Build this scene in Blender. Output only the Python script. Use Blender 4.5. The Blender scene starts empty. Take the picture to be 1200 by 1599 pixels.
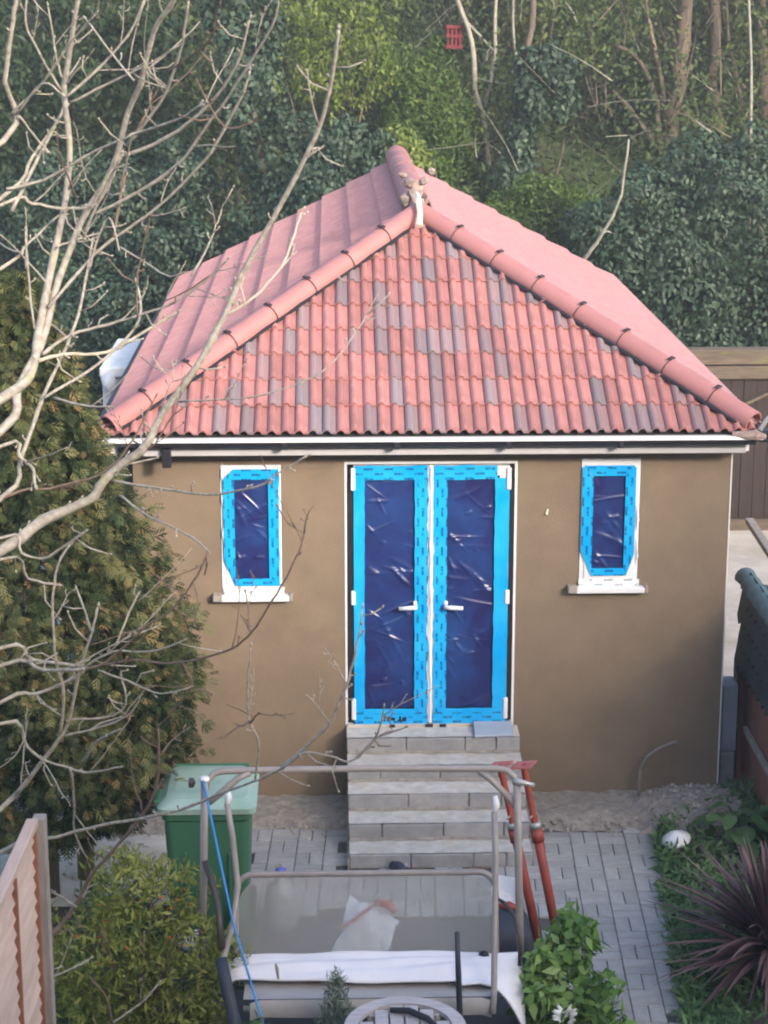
import bpy, bmesh, math, random
import numpy as np
from mathutils import Vector, Matrix, Euler

R = math.radians
scene = bpy.context.scene
C = scene.collection

# ------------------------------------------------------------------ camera
cam_d = bpy.data.cameras.new('camera')
cam_d.sensor_fit = 'HORIZONTAL'; cam_d.sensor_width = 36.0; cam_d.lens = 93.0
cam_d.clip_start = 0.1; cam_d.clip_end = 600
cam = bpy.data.objects.new('camera', cam_d); C.objects.link(cam)
cam.location = (0, 0, 6.05)
cam.rotation_euler = (R(90 - 14.704), 0, R(-1.519))
cam_d.dof.use_dof = True; cam_d.dof.focus_distance = 14.6; cam_d.dof.aperture_fstop = 6.3
scene.camera = cam

# ------------------------------------------------------------------ light
SUN_EL, SUN_AZ = 22.0, 147.0            # azimuth clockwise from +Y
world = bpy.data.worlds.new('World'); scene.world = world; world.use_nodes = True
wn = world.node_tree; bg = wn.nodes['Background']
sky = wn.nodes.new('ShaderNodeTexSky'); sky.sky_type = 'NISHITA'; sky.sun_disc = False
sky.sun_elevation = R(SUN_EL); sky.sun_rotation = R(SUN_AZ); sky.air_density = 1.0; sky.dust_density = 3.0; sky.ozone_density = 1.0
wn.links.new(sky.outputs[0], bg.inputs[0]); bg.inputs[1].default_value = 0.15
sd = bpy.data.lights.new('sun', 'SUN'); sd.energy = 1.35; sd.angle = R(6.0); sd.color = (1.0, 0.88, 0.76)
sun = bpy.data.objects.new('sun', sd); C.objects.link(sun)
to_sun = Vector((math.sin(R(SUN_AZ)) * math.cos(R(SUN_EL)), math.cos(R(SUN_AZ)) * math.cos(R(SUN_EL)), math.sin(R(SUN_EL))))
sun.rotation_euler = to_sun.to_track_quat('Z', 'Y').to_euler(); sun.location = to_sun * 60
vs = scene.view_settings
vs.view_transform = 'Standard'; vs.look = 'None'; vs.gamma = 1.0; vs.use_curve_mapping = False
vs.exposure = 1.8
scene.cycles.use_denoising = True
scene.cycles.max_bounces = 6; scene.cycles.transparent_max_bounces = 12
scene.cycles.filter_width = 2.0

# ------------------------------------------------------------------ helpers
def tag(o, label=None, cat=None, group=None, kind=None):
    if label: o['label'] = label
    if cat: o['category'] = cat
    if group: o['group'] = group
    if kind: o['kind'] = kind
    return o

def thing(name, label, cat, loc=(0, 0, 0), group=None):
    o = bpy.data.objects.new(name, None); C.objects.link(o); o.location = loc
    o.empty_display_size = 0.1
    return tag(o, label, cat, group)

def origin(o):
    v = Vector((0, 0, 0))
    while o is not None:
        v += Vector(o.location); o = o.parent
    return v

class MB:
    """collects shapes in world coordinates, then links them as one mesh"""
    def __init__(s): s.v = []; s.f = []
    def add(s, vs, fs):
        b = len(s.v); s.v += [tuple(p) for p in vs]; s.f += [tuple(i + b for i in f) for f in fs]; return s
    def box(s, a, b, m=None):
        x0, y0, z0 = a; x1, y1, z1 = b
        vs = [Vector(p) for p in ((x0,y0,z0),(x1,y0,z0),(x1,y1,z0),(x0,y1,z0),(x0,y0,z1),(x1,y0,z1),(x1,y1,z1),(x0,y1,z1))]
        if m is not None: vs = [m @ p for p in vs]
        return s.add(vs, [(0,3,2,1),(4,5,6,7),(0,1,5,4),(1,2,6,5),(2,3,7,6),(3,0,4,7)])
    def bar(s, p, q, w, h, upv=(0, 0, 1)):
        p = Vector(p); q = Vector(q); d = q - p; L = d.length; d.normalize()
        x = d.cross(Vector(upv))
        if x.length < 1e-4: x = d.cross(Vector((1, 0, 0)))
        x.normalize(); z = x.cross(d)
        m = Matrix((x, d, z)).transposed().to_4x4(); m.translation = p
        return s.box((-w/2, 0, -h/2), (w/2, L, h/2), m)
    def tube(s, pts, rad, n=8, cap=True):
        pts = [Vector(p) for p in pts]; k = len(pts)
        if not hasattr(rad, '__len__'): rad = [rad] * k
        ref = None; rings = []
        for i, p in enumerate(pts):
            t = (pts[min(i+1, k-1)] - pts[max(i-1, 0)])
            if t.length < 1e-9: t = Vector((0, 0, 1))
            t.normalize()
            if ref is None:
                ref = t.orthogonal().normalized()
            ref = (ref - t * ref.dot(t))
            if ref.length < 1e-6: ref = t.orthogonal()
            ref.normalize(); bi = t.cross(ref)
            rings.append([p + (ref * math.cos(2*math.pi*j/n) + bi * math.sin(2*math.pi*j/n)) * rad[i] for j in range(n)])
        vs = [p for r in rings for p in r]; fs = []
        for i in range(k - 1):
            for j in range(n):
                fs.append((i*n+j, i*n+(j+1) % n, (i+1)*n+(j+1) % n, (i+1)*n+j))
        if cap:
            fs.append(tuple(range(n-1, -1, -1))); fs.append(tuple((k-1)*n + j for j in range(n)))
        return s.add(vs, fs)
    def lathe(s, prof, c, n=20, m=None):
        vs = []; fs = []; k = len(prof)
        for r, z in prof:
            for j in range(n):
                p = Vector((r*math.cos(2*math.pi*j/n), r*math.sin(2*math.pi*j/n), z))
                if m is not None: p = m @ p
                vs.append(p + Vector(c))
        for i in range(k-1):
            for j in range(n):
                fs.append((i*n+j, i*n+(j+1) % n, (i+1)*n+(j+1) % n, (i+1)*n+j))
        fs.append(tuple(range(n-1, -1, -1))); fs.append(tuple((k-1)*n+j for j in range(n)))
        return s.add(vs, fs)
    def mesh(s, name, off=Vector((0, 0, 0)), bevel=0, seg=1, smooth=False):
        me = bpy.data.meshes.new(name)
        me.from_pydata([tuple(Vector(p) - off) for p in s.v], [], s.f)
        if bevel:
            bm = bmesh.new(); bm.from_mesh(me)
            es = [e for e in bm.edges if len(e.link_faces) == 2 and e.calc_face_angle(0) > 0.6]
            bmesh.ops.bevel(bm, geom=es, offset=bevel, segments=seg, affect='EDGES', clamp_overlap=True)
            bm.to_mesh(me); bm.free()
        if smooth: me.polygons.foreach_set('use_smooth', [True] * len(me.polygons))
        me.update(); return me
    def build(s, name, mat, parent=None, bevel=0, seg=1, smooth=False, kind=None):
        me = s.mesh(name, origin(parent), bevel, seg, smooth)
        return link(name, me, mat, parent, kind)

def link(name, me, mat, parent=None, kind=None):
    o = bpy.data.objects.new(name, me); C.objects.link(o); o.parent = parent
    if mat is not None and not me.materials: me.materials.append(mat)
    if kind: o['kind'] = kind
    return o

def mesh_np(name, V, F, tint=None):
    V = np.asarray(V, np.float32); F = np.asarray(F, np.int32); m, k = F.shape
    me = bpy.data.meshes.new(name)
    me.vertices.add(len(V)); me.vertices.foreach_set('co', V.ravel())
    me.loops.add(m * k); me.loops.foreach_set('vertex_index', F.ravel())
    me.polygons.add(m); me.polygons.foreach_set('loop_start', np.arange(0, m * k, k, dtype=np.int32))
    me.update(calc_edges=True)
    if tint is not None:
        a = me.attributes.new('tint', 'FLOAT', 'FACE'); a.data.foreach_set('value', np.asarray(tint, np.float32))
    return me

# ------------------------------------------------------------------ materials
def _nodes(name):
    m = bpy.data.materials.new(name); m.use_nodes = True
    nt = m.node_tree; return m, nt, nt.nodes, nt.links, nt.nodes['Principled BSDF']

def mth(nt, op, a, b=None, c=None):
    n = nt.nodes.new('ShaderNodeMath'); n.operation = op
    for i, x in enumerate((a, b, c)):
        if x is None: continue
        if isinstance(x, (int, float)): n.inputs[i].default_value = x
        else: nt.links.new(x, n.inputs[i])
    return n.outputs[0]

def mixc(nt, fac, a, b, mode='MIX'):
    n = nt.nodes.new('ShaderNodeMix'); n.data_type = 'RGBA'; n.blend_type = mode
    for k, x in ((0, fac), (6, a), (7, b)):
        if isinstance(x, (int, float)): n.inputs[k].default_value = x
        elif isinstance(x, tuple): n.inputs[k].default_value = (*x[:3], 1)
        else: nt.links.new(x, n.inputs[k])
    return n.outputs[2]

def noise(nt, scale, detail=4, rough=.55, vec=None, dist=0):
    n = nt.nodes.new('ShaderNodeTexNoise'); n.inputs['Scale'].default_value = scale; n.inputs['Detail'].default_value = detail
    n.inputs['Roughness'].default_value = rough; n.inputs['Distortion'].default_value = dist
    if vec is not None: nt.links.new(vec, n.inputs['Vector'])
    return n.outputs['Fac']

def ramp(nt, x, stops):
    n = nt.nodes.new('ShaderNodeValToRGB'); e = n.color_ramp.elements
    while len(e) < len(stops): e.new(0.5)
    for el, (p, c) in zip(e, stops):
        el.position = p; el.color = (*(c if isinstance(c, tuple) else (c, c, c)), 1)
    nt.links.new(x, n.inputs[0]); return n.outputs[0]

def texco(nt, scale=None, which='Object'):
    t = nt.nodes.new('ShaderNodeTexCoord').outputs[which]
    if scale:
        mp = nt.nodes.new('ShaderNodeMapping'); mp.inputs['Scale'].default_value = scale
        nt.links.new(t, mp.inputs[0]); return mp.outputs[0]
    return t

def mat(name, col, rough=.7, col2=None, scale=6, contrast=(.35, .65), bump=0, bscale=60, metal=0, spec=.4, rand=0, stretch=None, col3=None, scale3=1.5, c3=(.5, .7), bdist=.01):
    m, nt, N, L, b = _nodes(name)
    v = texco(nt, stretch)
    c2 = col2 or tuple(x * .8 for x in col)
    f = ramp(nt, noise(nt, scale, 5, .6, v), [(contrast[0], 0.0), (contrast[1], 1.0)])
    c = mixc(nt, f, col, c2)
    if col3:
        f3 = ramp(nt, noise(nt, scale3, 4, .6, v), [(c3[0], 0.0), (c3[1], 1.0)])
        c = mixc(nt, f3, c, col3)
    if rand:
        oi = N.new('ShaderNodeObjectInfo')
        k = mth(nt, 'MULTIPLY_ADD', oi.outputs['Random'], rand * 2, 1 - rand)
        h = N.new('ShaderNodeHueSaturation'); L.new(k, h.inputs['Value']); L.new(c, h.inputs['Color']); c = h.outputs[0]
    L.new(c, b.inputs['Base Color'])
    b.inputs['Roughness'].default_value = rough; b.inputs['Metallic'].default_value = metal
    b.inputs['Specular IOR Level'].default_value = spec
    if bump:
        bn = N.new('ShaderNodeBump'); bn.inputs['Strength'].default_value = bump; bn.inputs['Distance'].default_value = bdist
        L.new(noise(nt, bscale, 6, .65, v), bn.inputs['Height']); L.new(bn.outputs[0], b.inputs['Normal'])
    return m

def leafmat(name, stops, rough=.5, trans=.25, spec=.35):
    m, nt, N, L, b = _nodes(name)
    a = N.new('ShaderNodeAttribute'); a.attribute_name = 'tint'
    c = ramp(nt, a.outputs['Fac'], stops)
    L.new(c, b.inputs['Base Color']); b.inputs['Roughness'].default_value = rough; b.inputs['Specular IOR Level'].default_value = spec
    t = N.new('ShaderNodeBsdfTranslucent'); L.new(c, t.inputs[0])
    mx = N.new('ShaderNodeMixShader'); mx.inputs[0].default_value = trans
    L.new(b.outputs[0], mx.inputs[1]); L.new(t.outputs[0], mx.inputs[2])
    L.new(mx.outputs[0], N['Material Output'].inputs[0]); return m

def tile_mat(name, red, grey, streak=True):
    m, nt, N, L, b = _nodes(name)
    v = texco(nt); sep = N.new('ShaderNodeSeparateXYZ'); L.new(v, sep.inputs[0])
    oi = N.new('ShaderNodeObjectInfo'); r = oi.outputs['Random']
    n1 = ramp(nt, noise(nt, 9, 4, .6, v), [(.3, 0.0), (.7, 1.0)])
    c = mixc(nt, n1, red, tuple(x * .72 for x in red))
    pale = ramp(nt, noise(nt, 14, 5, .7, texco(nt, (3, .6, 1))), [(.62, 0.0), (.78, 1.0)])
    c = mixc(nt, mth(nt, 'MULTIPLY', pale, .35), c, (.60, .42, .39))
    if streak:
        x = sep.outputs[0]
        a = mth(nt, 'MULTIPLY', mth(nt, 'LESS_THAN', r, .36), ramp(nt, x, [(.075, 1.0), (.112, 0.0)]))
        d = mth(nt, 'MULTIPLY', mth(nt, 'MULTIPLY', mth(nt, 'GREATER_THAN', r, .30), mth(nt, 'LESS_THAN', r, .58)), ramp(nt, x, [(.09, 0.0), (.125, 1.0)]))
        s = mth(nt, 'MINIMUM', mth(nt, 'ADD', a, d), 1.0)
        r3 = mth(nt, 'FRACT', mth(nt, 'MULTIPLY', r, 7.31))
        s = mth(nt, 'MULTIPLY', s, mth(nt, 'MULTIPLY_ADD', r3, .4, .65))
        s = mth(nt, 'MULTIPLY', s, ramp(nt, noise(nt, 7, 3, .6, texco(nt, (6, 1.5, 1))), [(.25, .45), (.5, 1.0)]))
        c = mixc(nt, s, c, grey)
        r2 = mth(nt, 'FRACT', mth(nt, 'MULTIPLY', r, 23.7))
        h = N.new('ShaderNodeHueSaturation'); L.new(mth(nt, 'MULTIPLY_ADD', r2, .3, .85), h.inputs['Value']); L.new(c, h.inputs['Color']); c = h.outputs[0]
    L.new(c, b.inputs['Base Color']); b.inputs['Roughness'].default_value = .42
    bn = N.new('ShaderNodeBump'); bn.inputs['Strength'].default_value = .25; bn.inputs['Distance'].default_value = .004
    L.new(noise(nt, 90, 4, .7, v), bn.inputs['Height']); L.new(bn.outputs[0], b.inputs['Normal'])
    return m

def film_mat(name, base, axis=None, ink=(.01, .05, .16), rough=.28):
    """self-adhesive blue film with rows of printed dashes (axis: the way the dashes run)"""
    m, nt, N, L, b = _nodes(name)
    v = texco(nt); sep = N.new('ShaderNodeSeparateXYZ'); L.new(v, sep.inputs[0])
    c = mixc(nt, ramp(nt, noise(nt, 5, 3, .5, v), [(.35, 0.0), (.7, 1.0)]), base, (base[0] + .02, base[1] * 1.25, base[2] * 1.1))
    if axis:
        a, l = (sep.outputs[0], sep.outputs[2]) if axis == 'Z' else (sep.outputs[2], sep.outputs[0])
        u = mth(nt, 'MULTIPLY', a, 1 / .036); fl = mth(nt, 'FLOOR', u); fu = mth(nt, 'FRACT', u)
        w = mth(nt, 'ADD', mth(nt, 'MULTIPLY', l, 1 / .15), mth(nt, 'MULTIPLY', fl, .5)); fw = mth(nt, 'FRACT', w)
        ma = mth(nt, 'MULTIPLY', mth(nt, 'GREATER_THAN', fu, .25), mth(nt, 'LESS_THAN', fu, .72))
        mb = mth(nt, 'MULTIPLY', mth(nt, 'GREATER_THAN', fw, .2), mth(nt, 'LESS_THAN', fw, .66))
        k = mth(nt, 'MULTIPLY', mth(nt, 'MULTIPLY', ma, mb), ramp(nt, noise(nt, 60, 2, .5, v), [(.36, .15), (.5, .8)]))
        c = mixc(nt, k, c, ink)
    L.new(c, b.inputs['Base Color']); b.inputs['Roughness'].default_value = rough; b.inputs['Specular IOR Level'].default_value = .5
    bn = N.new('ShaderNodeBump'); bn.inputs['Strength'].default_value = .35; bn.inputs['Distance'].default_value = .01
    L.new(noise(nt, 22, 3, .5, texco(nt, (1, 1, .45)), 1.5), bn.inputs['Height']); L.new(bn.outputs[0], b.inputs['Normal'])
    return m

M = {}
M['render'] = mat('tan render', (.232, .174, .120), .9, (.188, .141, .098), 4.0, (.3, .7), .35, 90, col3=(.165, .126, .09), scale3=.9, c3=(.4, .85))
M['bead'] = mat('white bead', (.75, .73, .70), .5)
M['tile'] = tile_mat('brindled tile', (.43, .19, .172), (.21, .178, .19))
M['tile_side_sheen'] = tile_mat('red tile painted sheen', (.44, .225, .225), (.25, .2, .2), False)  # same tile as the front, paler: grazing sky sheen put into the colour
M['hip'] = mat('hip tile red', (.385, .17, .16), .6, (.34, .15, .145), 4, bump=.15, bscale=90, rand=.06, col3=(.6, .36, .33), scale3=3, c3=(.62, .85))
M['mortar'] = mat('mortar', (.34, .27, .235), .95, (.20, .135, .12), 22, bump=.8, bscale=40)
M['cream'] = mat('cream mortar', (.75, .70, .55), .9, bump=.4)
M['black'] = mat('black plastic', (.018, .018, .024), .45)
M['upvc'] = mat('white plastic', (.78, .78, .80), .35, (.70, .70, .73), 3)
M['deck'] = mat('roof felt', (.03, .03, .035), .9)
M['film'] = film_mat('blue film', (.0, .34, .78))
M['film_v'] = film_mat('blue film upright print', (.0, .34, .78), 'Z')
M['film_h'] = film_mat('blue film level print', (.0, .34, .78), 'X')
M['whitefilm'] = film_mat('white film print', (.74, .76, .80), 'X', (.25, .25, .3))
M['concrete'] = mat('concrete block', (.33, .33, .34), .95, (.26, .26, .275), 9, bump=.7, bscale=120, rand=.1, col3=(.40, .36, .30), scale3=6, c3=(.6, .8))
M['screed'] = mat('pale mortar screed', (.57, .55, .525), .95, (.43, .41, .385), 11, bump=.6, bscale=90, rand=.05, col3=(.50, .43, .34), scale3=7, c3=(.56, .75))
M['blue_slab'] = mat('blue grey slab', (.34, .40, .50), .7, (.30, .35, .44), 6, bump=.1)
M['cement'] = mat('cement spill', (.42, .385, .345), .95, (.27, .24, .21), 16, bump=1.0, bscale=90, bdist=.02, col3=(.36, .31, .26), scale3=5)
M['rubble'] = mat('rubble earth', (.33, .29, .255), .95, (.20, .175, .16), 14, bump=1, bscale=70, col3=(.36, .31, .26), scale3=7, c3=(.52, .65))
M['stone'] = mat('stone chip', (.42, .37, .32), .9, (.25, .22, .2), 12, bump=.4, rand=.3)
M['soil'] = mat('garden soil', (.085, .07, .055), .95, (.05, .042, .034), 12, bump=.9, bscale=50, col3=(.06, .075, .03), scale3=2)
M['paver'] = mat('grey paver', (.355, .35, .345), .85, (.29, .285, .285), 14, bump=.4, bscale=150, rand=.12, col3=(.40, .38, .35), scale3=5, c3=(.55, .75))
M['sand'] = mat('jointing sand', (.10, .095, .095), .95, bump=.5)
M['conc_path'] = mat('concrete path', (.56, .52, .465), .9, (.44, .40, .36), 3, bump=.4, bscale=50, col3=(.38, .33, .26), scale3=1.3)
M['darkwood'] = mat('dark brown boarding', (.035, .022, .02), .75, (.024, .016, .015), 5, stretch=(6, 6, .6), bump=.3)
M['sleeper'] = mat('sleeper timber', (.15, .115, .085), .9, (.09, .07, .055), 9, stretch=(.5, 4, 4), bump=.5, col3=(.13, .14, .05), scale3=4, c3=(.58, .7))
M['fascia'] = mat('greyed white plastic', (.52, .51, .53), .4, (.44, .43, .45), 3)
M['shedwood'] = mat('red brown boarding', (.30, .135, .095), .7, (.23, .10, .07), 6, stretch=(5, 5, .5), bump=.25)
M['greywood'] = mat('grey weathered wood', (.36, .32, .29), .9, (.26, .23, .21), 6, stretch=(4, 4, .6), bump=.4)
M['fencewood'] = mat('pink larch fence', (.60, .45, .375), .85, (.48, .345, .285), 5, stretch=(4, .5, 4), bump=.35, rand=.1)
M['fencetrim'] = mat('red brown batten', (.30, .12, .075), .8, (.22, .09, .055), 6, bump=.3)
M['slate'] = mat('blue black roof tile', (.028, .042, .05), .45, (.02, .03, .036), 8, bump=.2, rand=.2)
M['slate_ridge'] = mat('blue grey ridge tile', (.10, .15, .17), .45, (.075, .115, .13), 8, bump=.2)
M['moss'] = mat('mossy post', (.13, .14, .06), .95, (.17, .13, .08), 9, bump=.6)
M['tube'] = mat('taupe painted tube', (.30, .265, .25), .38, (.25, .22, .21), 12, spec=.5, bump=.05)
M['darktube'] = mat('dark steel tube', (.055, .045, .042), .4)
M['foam'] = mat('slate foam sleeve', (.035, .042, .06), .6)
M['cloth'] = mat('white cover cloth', (.76, .74, .78), .85, (.70, .68, .72), 5, bump=.25, bscale=30)
M['seatband'] = mat('taupe seat fabric', (.42, .40, .39), .8, (.36, .34, .33), 7, bump=.2, bscale=300)
M['rope'] = mat('blue cord', (.04, .26, .62), .6)
M['redsteel'] = mat('red oxide paint', (.30, .055, .035), .55, (.24, .04, .03), 9, bump=.2, col3=(.20, .07, .05), scale3=12, c3=(.58, .7))
M['redplate'] = mat('faded red plate', (.46, .15, .14), .65, (.36, .10, .09), 12)
M['galv'] = mat('galvanised collar', (.45, .44, .42), .4, metal=.5)
M['binbody'] = mat('bin green', (.05, .15, .085), .5, (.04, .125, .07), 5, bump=.08)
M['binlid'] = mat('faded bin lid green', (.34, .46, .40), .5, (.24, .36, .30), 4, bump=.08)
M['rubber'] = mat('rubber', (.02, .02, .02), .7)
M['bark'] = mat('pale grey bark', (.42, .385, .335), .85, (.25, .22, .18), 30, bump=.5, bscale=80, col3=(.33, .34, .19), scale3=4, c3=(.6, .75))
M['barkbrown'] = mat('brown twig bark', (.20, .14, .105), .8, (.14, .095, .075), 22, bump=.4)
M['barkpale'] = mat('straw coloured bark', (.55, .49, .40), .8, (.42, .36, .27), 20, bump=.4)
M['bud'] = mat('dark bud', (.10, .06, .045), .8)
M['trunk'] = mat('brown trunk bark', (.15, .115, .09), .95, (.085, .07, .058), 7, stretch=(3, 3, .6), bump=.9, bscale=30, col3=(.22, .17, .12), scale3=2)
M['palebark'] = mat('pale sapling bark', (.30, .29, .24), .9, (.20, .19, .16), 12, bump=.4)
M['redbox'] = mat('red plastic', (.14, .018, .024), .75, (.10, .011, .016), 10)
M['brick'] = mat('stock brick', (.30, .22, .15), .9, (.22, .15, .10), 6, bump=.4)
M['rooftile'] = mat('brown roof', (.14, .08, .06), .85, (.10, .06, .045), 6)
M['glassdark'] = mat('window glass', (.03, .04, .05), .1, spec=.8)
M['white'] = mat('white paint', (.75, .75, .76), .5)
M['lilacwood'] = mat('weathered lilac wood', (.50, .45, .46), .85, (.40, .36, .37), 7, stretch=(1, 6, 6), bump=.35)
M['bagplastic'] = mat('white bag', (.80, .80, .82), .4, (.72, .72, .76), 6, bump=.5, bscale=18, bdist=.02)
M['redprint'] = mat('red print', (.55, .08, .06), .6)
M['bluecap'] = mat('blue cap', (.12, .14, .5), .5)
M['clear'] = mat('cloudy plastic bottle', (.30, .33, .33), .35)
M['pvcgrey'] = mat('grey conduit', (.25, .22, .20), .6, (.17, .14, .12), 15)
M['petal'] = mat('white petal', (.80, .78, .70), .7)
M['orange'] = mat('orange berry', (.60, .14, .03), .5)
M['hillside'] = mat('hillside earth', (.10, .083, .068), .95, (.055, .065, .035), 1.2, bump=1, bscale=8, bdist=.1, col3=(.05, .085, .02), scale3=.35, c3=(.42, .6))
M['grassbase'] = mat('lawn earth', (.13, .11, .085), .95, (.09, .085, .05), 4, bump=.7, bscale=30)

def pane_mat():
    m, nt, N, L, b = _nodes('blue filmed glass')
    v = texco(nt)
    c = mixc(nt, ramp(nt, noise(nt, 3.2, 4, .6, v, .6), [(.4, 0.0), (.75, 1.0)]), (.014, .017, .10), (.018, .06, .22))  # lighter blue patches put a hazy reflection into the film colour
    L.new(c, b.inputs['Base Color']); b.inputs['Roughness'].default_value = .3; b.inputs['Specular IOR Level'].default_value = .6
    return m
M['pane'] = pane_mat()

def mesh_fabric():
    m, nt, N, L, b = _nodes('grey sling mesh')
    v = texco(nt)
    L.new(mixc(nt, noise(nt, 5, 4, .6, v), (.36, .355, .35), (.30, .30, .295)), b.inputs['Base Color']); b.inputs['Roughness'].default_value = .8
    t = N.new('ShaderNodeBsdfTransparent'); mx = N.new('ShaderNodeMixShader'); mx.inputs[0].default_value = .47
    L.new(b.outputs[0], mx.inputs[1]); L.new(t.outputs[0], mx.inputs[2]); L.new(mx.outputs[0], N['Material Output'].inputs[0])
    return m
M['sling'] = mesh_fabric()

L_IVY = leafmat('ivy leaves', [(0, (.010, .024, .014)), (.45, (.028, .058, .034)), (.85, (.058, .10, .06)), (1, (.10, .155, .09))], .55, .15, .4)
L_YEL = leafmat('spring green leaves', [(0, (.05, .085, .015)), (.5, (.12, .17, .03)), (1, (.24, .28, .07))], .55, .35)
L_GRN = leafmat('fresh green leaves', [(0, (.04, .09, .016)), (.55, (.085, .155, .03)), (1, (.14, .22, .05))], .55, .3)
L_DARK = leafmat('dark green leaves', [(0, (.012, .03, .012)), (.6, (.03, .06, .02)), (1, (.07, .12, .04))], .55, .25)
L_BUSH = leafmat('broad green leaves', [(0, (.09, .18, .04)), (.5, (.18, .31, .08)), (1, (.32, .44, .16))], .42, .3)
L_CON = leafmat('cypress sprays', [(0, (.022, .038, .014)), (.4, (.075, .095, .035)), (.75, (.17, .17, .07)), (1, (.30, .185, .085))], .75, .2, .2)
L_EVER = leafmat('yellow evergreen', [(0, (.08, .10, .025)), (.4, (.22, .245, .05)), (.8, (.38, .40, .10)), (1, (.50, .46, .17))], .6, .35)
L_BROWN = leafmat('undergrowth', [(0, (.03, .032, .022)), (.25, (.07, .065, .045)), (.4, (.035, .06, .022)), (.7, (.07, .105, .035)), (1, (.18, .20, .06))], .7, .25)
L_CORD = leafmat('purple sword leaves', [(0, (.05, .028, .036)), (.4, (.11, .06, .066)), (.75, (.19, .11, .10)), (.9, (.24, .15, .095)), (1, (.33, .24, .14))], .42, .1)
L_LAV = leafmat('grey green needles', [(0, (.12, .16, .12)), (1, (.30, .36, .28))], .7, .2)
L_WEED = leafmat('weeds', [(0, (.045, .09, .035)), (.6, (.10, .19, .07)), (1, (.19, .28, .11))], .6, .3)

# ------------------------------------------------------------------ setting
rng = np.random.default_rng(11)
random.seed(11)
PH = rng.uniform(0, 6.28, 24)

def wob(x, y, s=1.0):
    return (math.sin(x*1.7*s+PH[0]) * math.cos(y*1.3*s+PH[1]) + .6*math.sin(x*3.9*s+PH[2]+y*2.1*s) + .4*math.cos(y*6.3*s+PH[3]-x*4.4*s) + .25*math.sin(x*11*s+PH[4])*math.cos(y*9.7*s+PH[5])) / 2.2

def sheet(name, x0, x1, y0, y1, nx, ny, zf, m, kind='structure', smooth=True):
    V = []; F = []
    for j in range(ny+1):
        for i in range(nx+1):
            x = x0+(x1-x0)*i/nx; y = y0+(y1-y0)*j/ny; V.append((x, y, zf(x, y)))
    for j in range(ny):
        for i in range(nx):
            a = j*(nx+1)+i; F.append((a, a+1, a+nx+2, a+nx+1))
    me = mesh_np(name, V, F)
    if smooth: me.polygons.foreach_set('use_smooth', [True]*len(me.polygons))
    return link(name, me, m, None, kind)

sheet('ground', -300, 300, -300, 300, 4, 4, lambda x, y: -.06, M['grassbase'])
sheet('garden_soil', -3.2, 3.3, 6.5, 13.0, 60, 60, lambda x, y: -.02 + .02*wob(x, y, 3), M['soil'])
def hill_z(x, y):
    t = max(0.0, y-22.5)
    return -.12 + .47*t + min(t, 3)/3*(.22*wob(x, y, .7) + .1*wob(x, y, 2.3)) if t < 22 else .47*22 + .3*wob(x, y, .4)
sheet('hillside', -40, 44, 22.3, 80, 150, 130, hill_z, M['hillside'])
sheet('concrete_path', 2.9, 9, 14.0, 22.2, 30, 40, lambda x, y: .004 + .004*wob(x, y, 2), M['conc_path'])
sheet('concrete_apron', -6, .1, 12.5, 22.2, 40, 60, lambda x, y: -.006 + .006*wob(x, y, 2), M['conc_path'])

# unseen houses behind the viewpoint, roof heights set for the shadow they cast
def terrace(name, label, x0, x1, ridge, hip):
    t = thing(name, label, 'house', ((x0+x1)/2, -4.7, 0))
    ev = ridge-2.6
    MB().box((x0, -9, -.05), (x1, -.7, ev)).build('wall', M['brick'], t)
    rf = MB(); a = x0-.05; b = x1+.05; h = 2.4 if hip else 0
    rf.add([(a,-9.3,ev),(b,-9.3,ev),(b,-.4,ev),(a,-.4,ev),(a+h,-4.85,ridge),(b,-4.85,ridge)], [(0,3,2,1),(0,1,5,4),(2,3,4,5),(3,0,4),(1,2,5)])
    rf.build('roof', M['rooftile'], t)
    for k in range(int((x1-x0)/2.6)):
        wx = x0+1.1+2.6*k
        if abs(wx) < 1.6: continue
        for wz in (1.0, 3.8):
            w = MB().box((wx-.6, -.72, wz), (wx+.6, -.64, wz+1.2)).build('window', M['white'], t, .01)
            MB().box((wx-.52, -.66, wz+.08), (wx-.03, -.62, wz+1.12)).build('pane', M['glassdark'], w)
            MB().box((wx+.03, -.66, wz+.08), (wx+.52, -.62, wz+1.12)).build('pane', M['glassdark'], w)
    return t
terrace('unseen_terraced_house', 'long low brick terrace behind the viewpoint, out of the picture', -16, 12.9, 9.95, False)
terrace('unseen_terraced_house', 'added taller hipped brick house at the terrace end, out of the picture, to shade the wall', 12.95, 26, 12.2, True)  # added unseen: hip and ridge shaped to slant shade across the wall

# ------------------------------------------------------------------ garden room
XL, XR, YF, YB = -1.47, 2.955, 14.23, 21.55
CX = .72; HW = 2.38; EY = 13.96; EZ = 2.962; RISE = 1.30; YBK = 21.7
P = math.atan2(RISE, HW); SL = math.hypot(RISE, HW)
room = thing('garden_room', 'tan rendered garden room with red hipped tile roof and blue filmed double doors', 'building', (CX, 17.9, 0))
W1 = (-.835, -.378, 1.70, 2.682); W2 = (1.835, 2.282, 1.745, 2.715); DO = (.085, 1.365, .62, 2.70)

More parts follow.
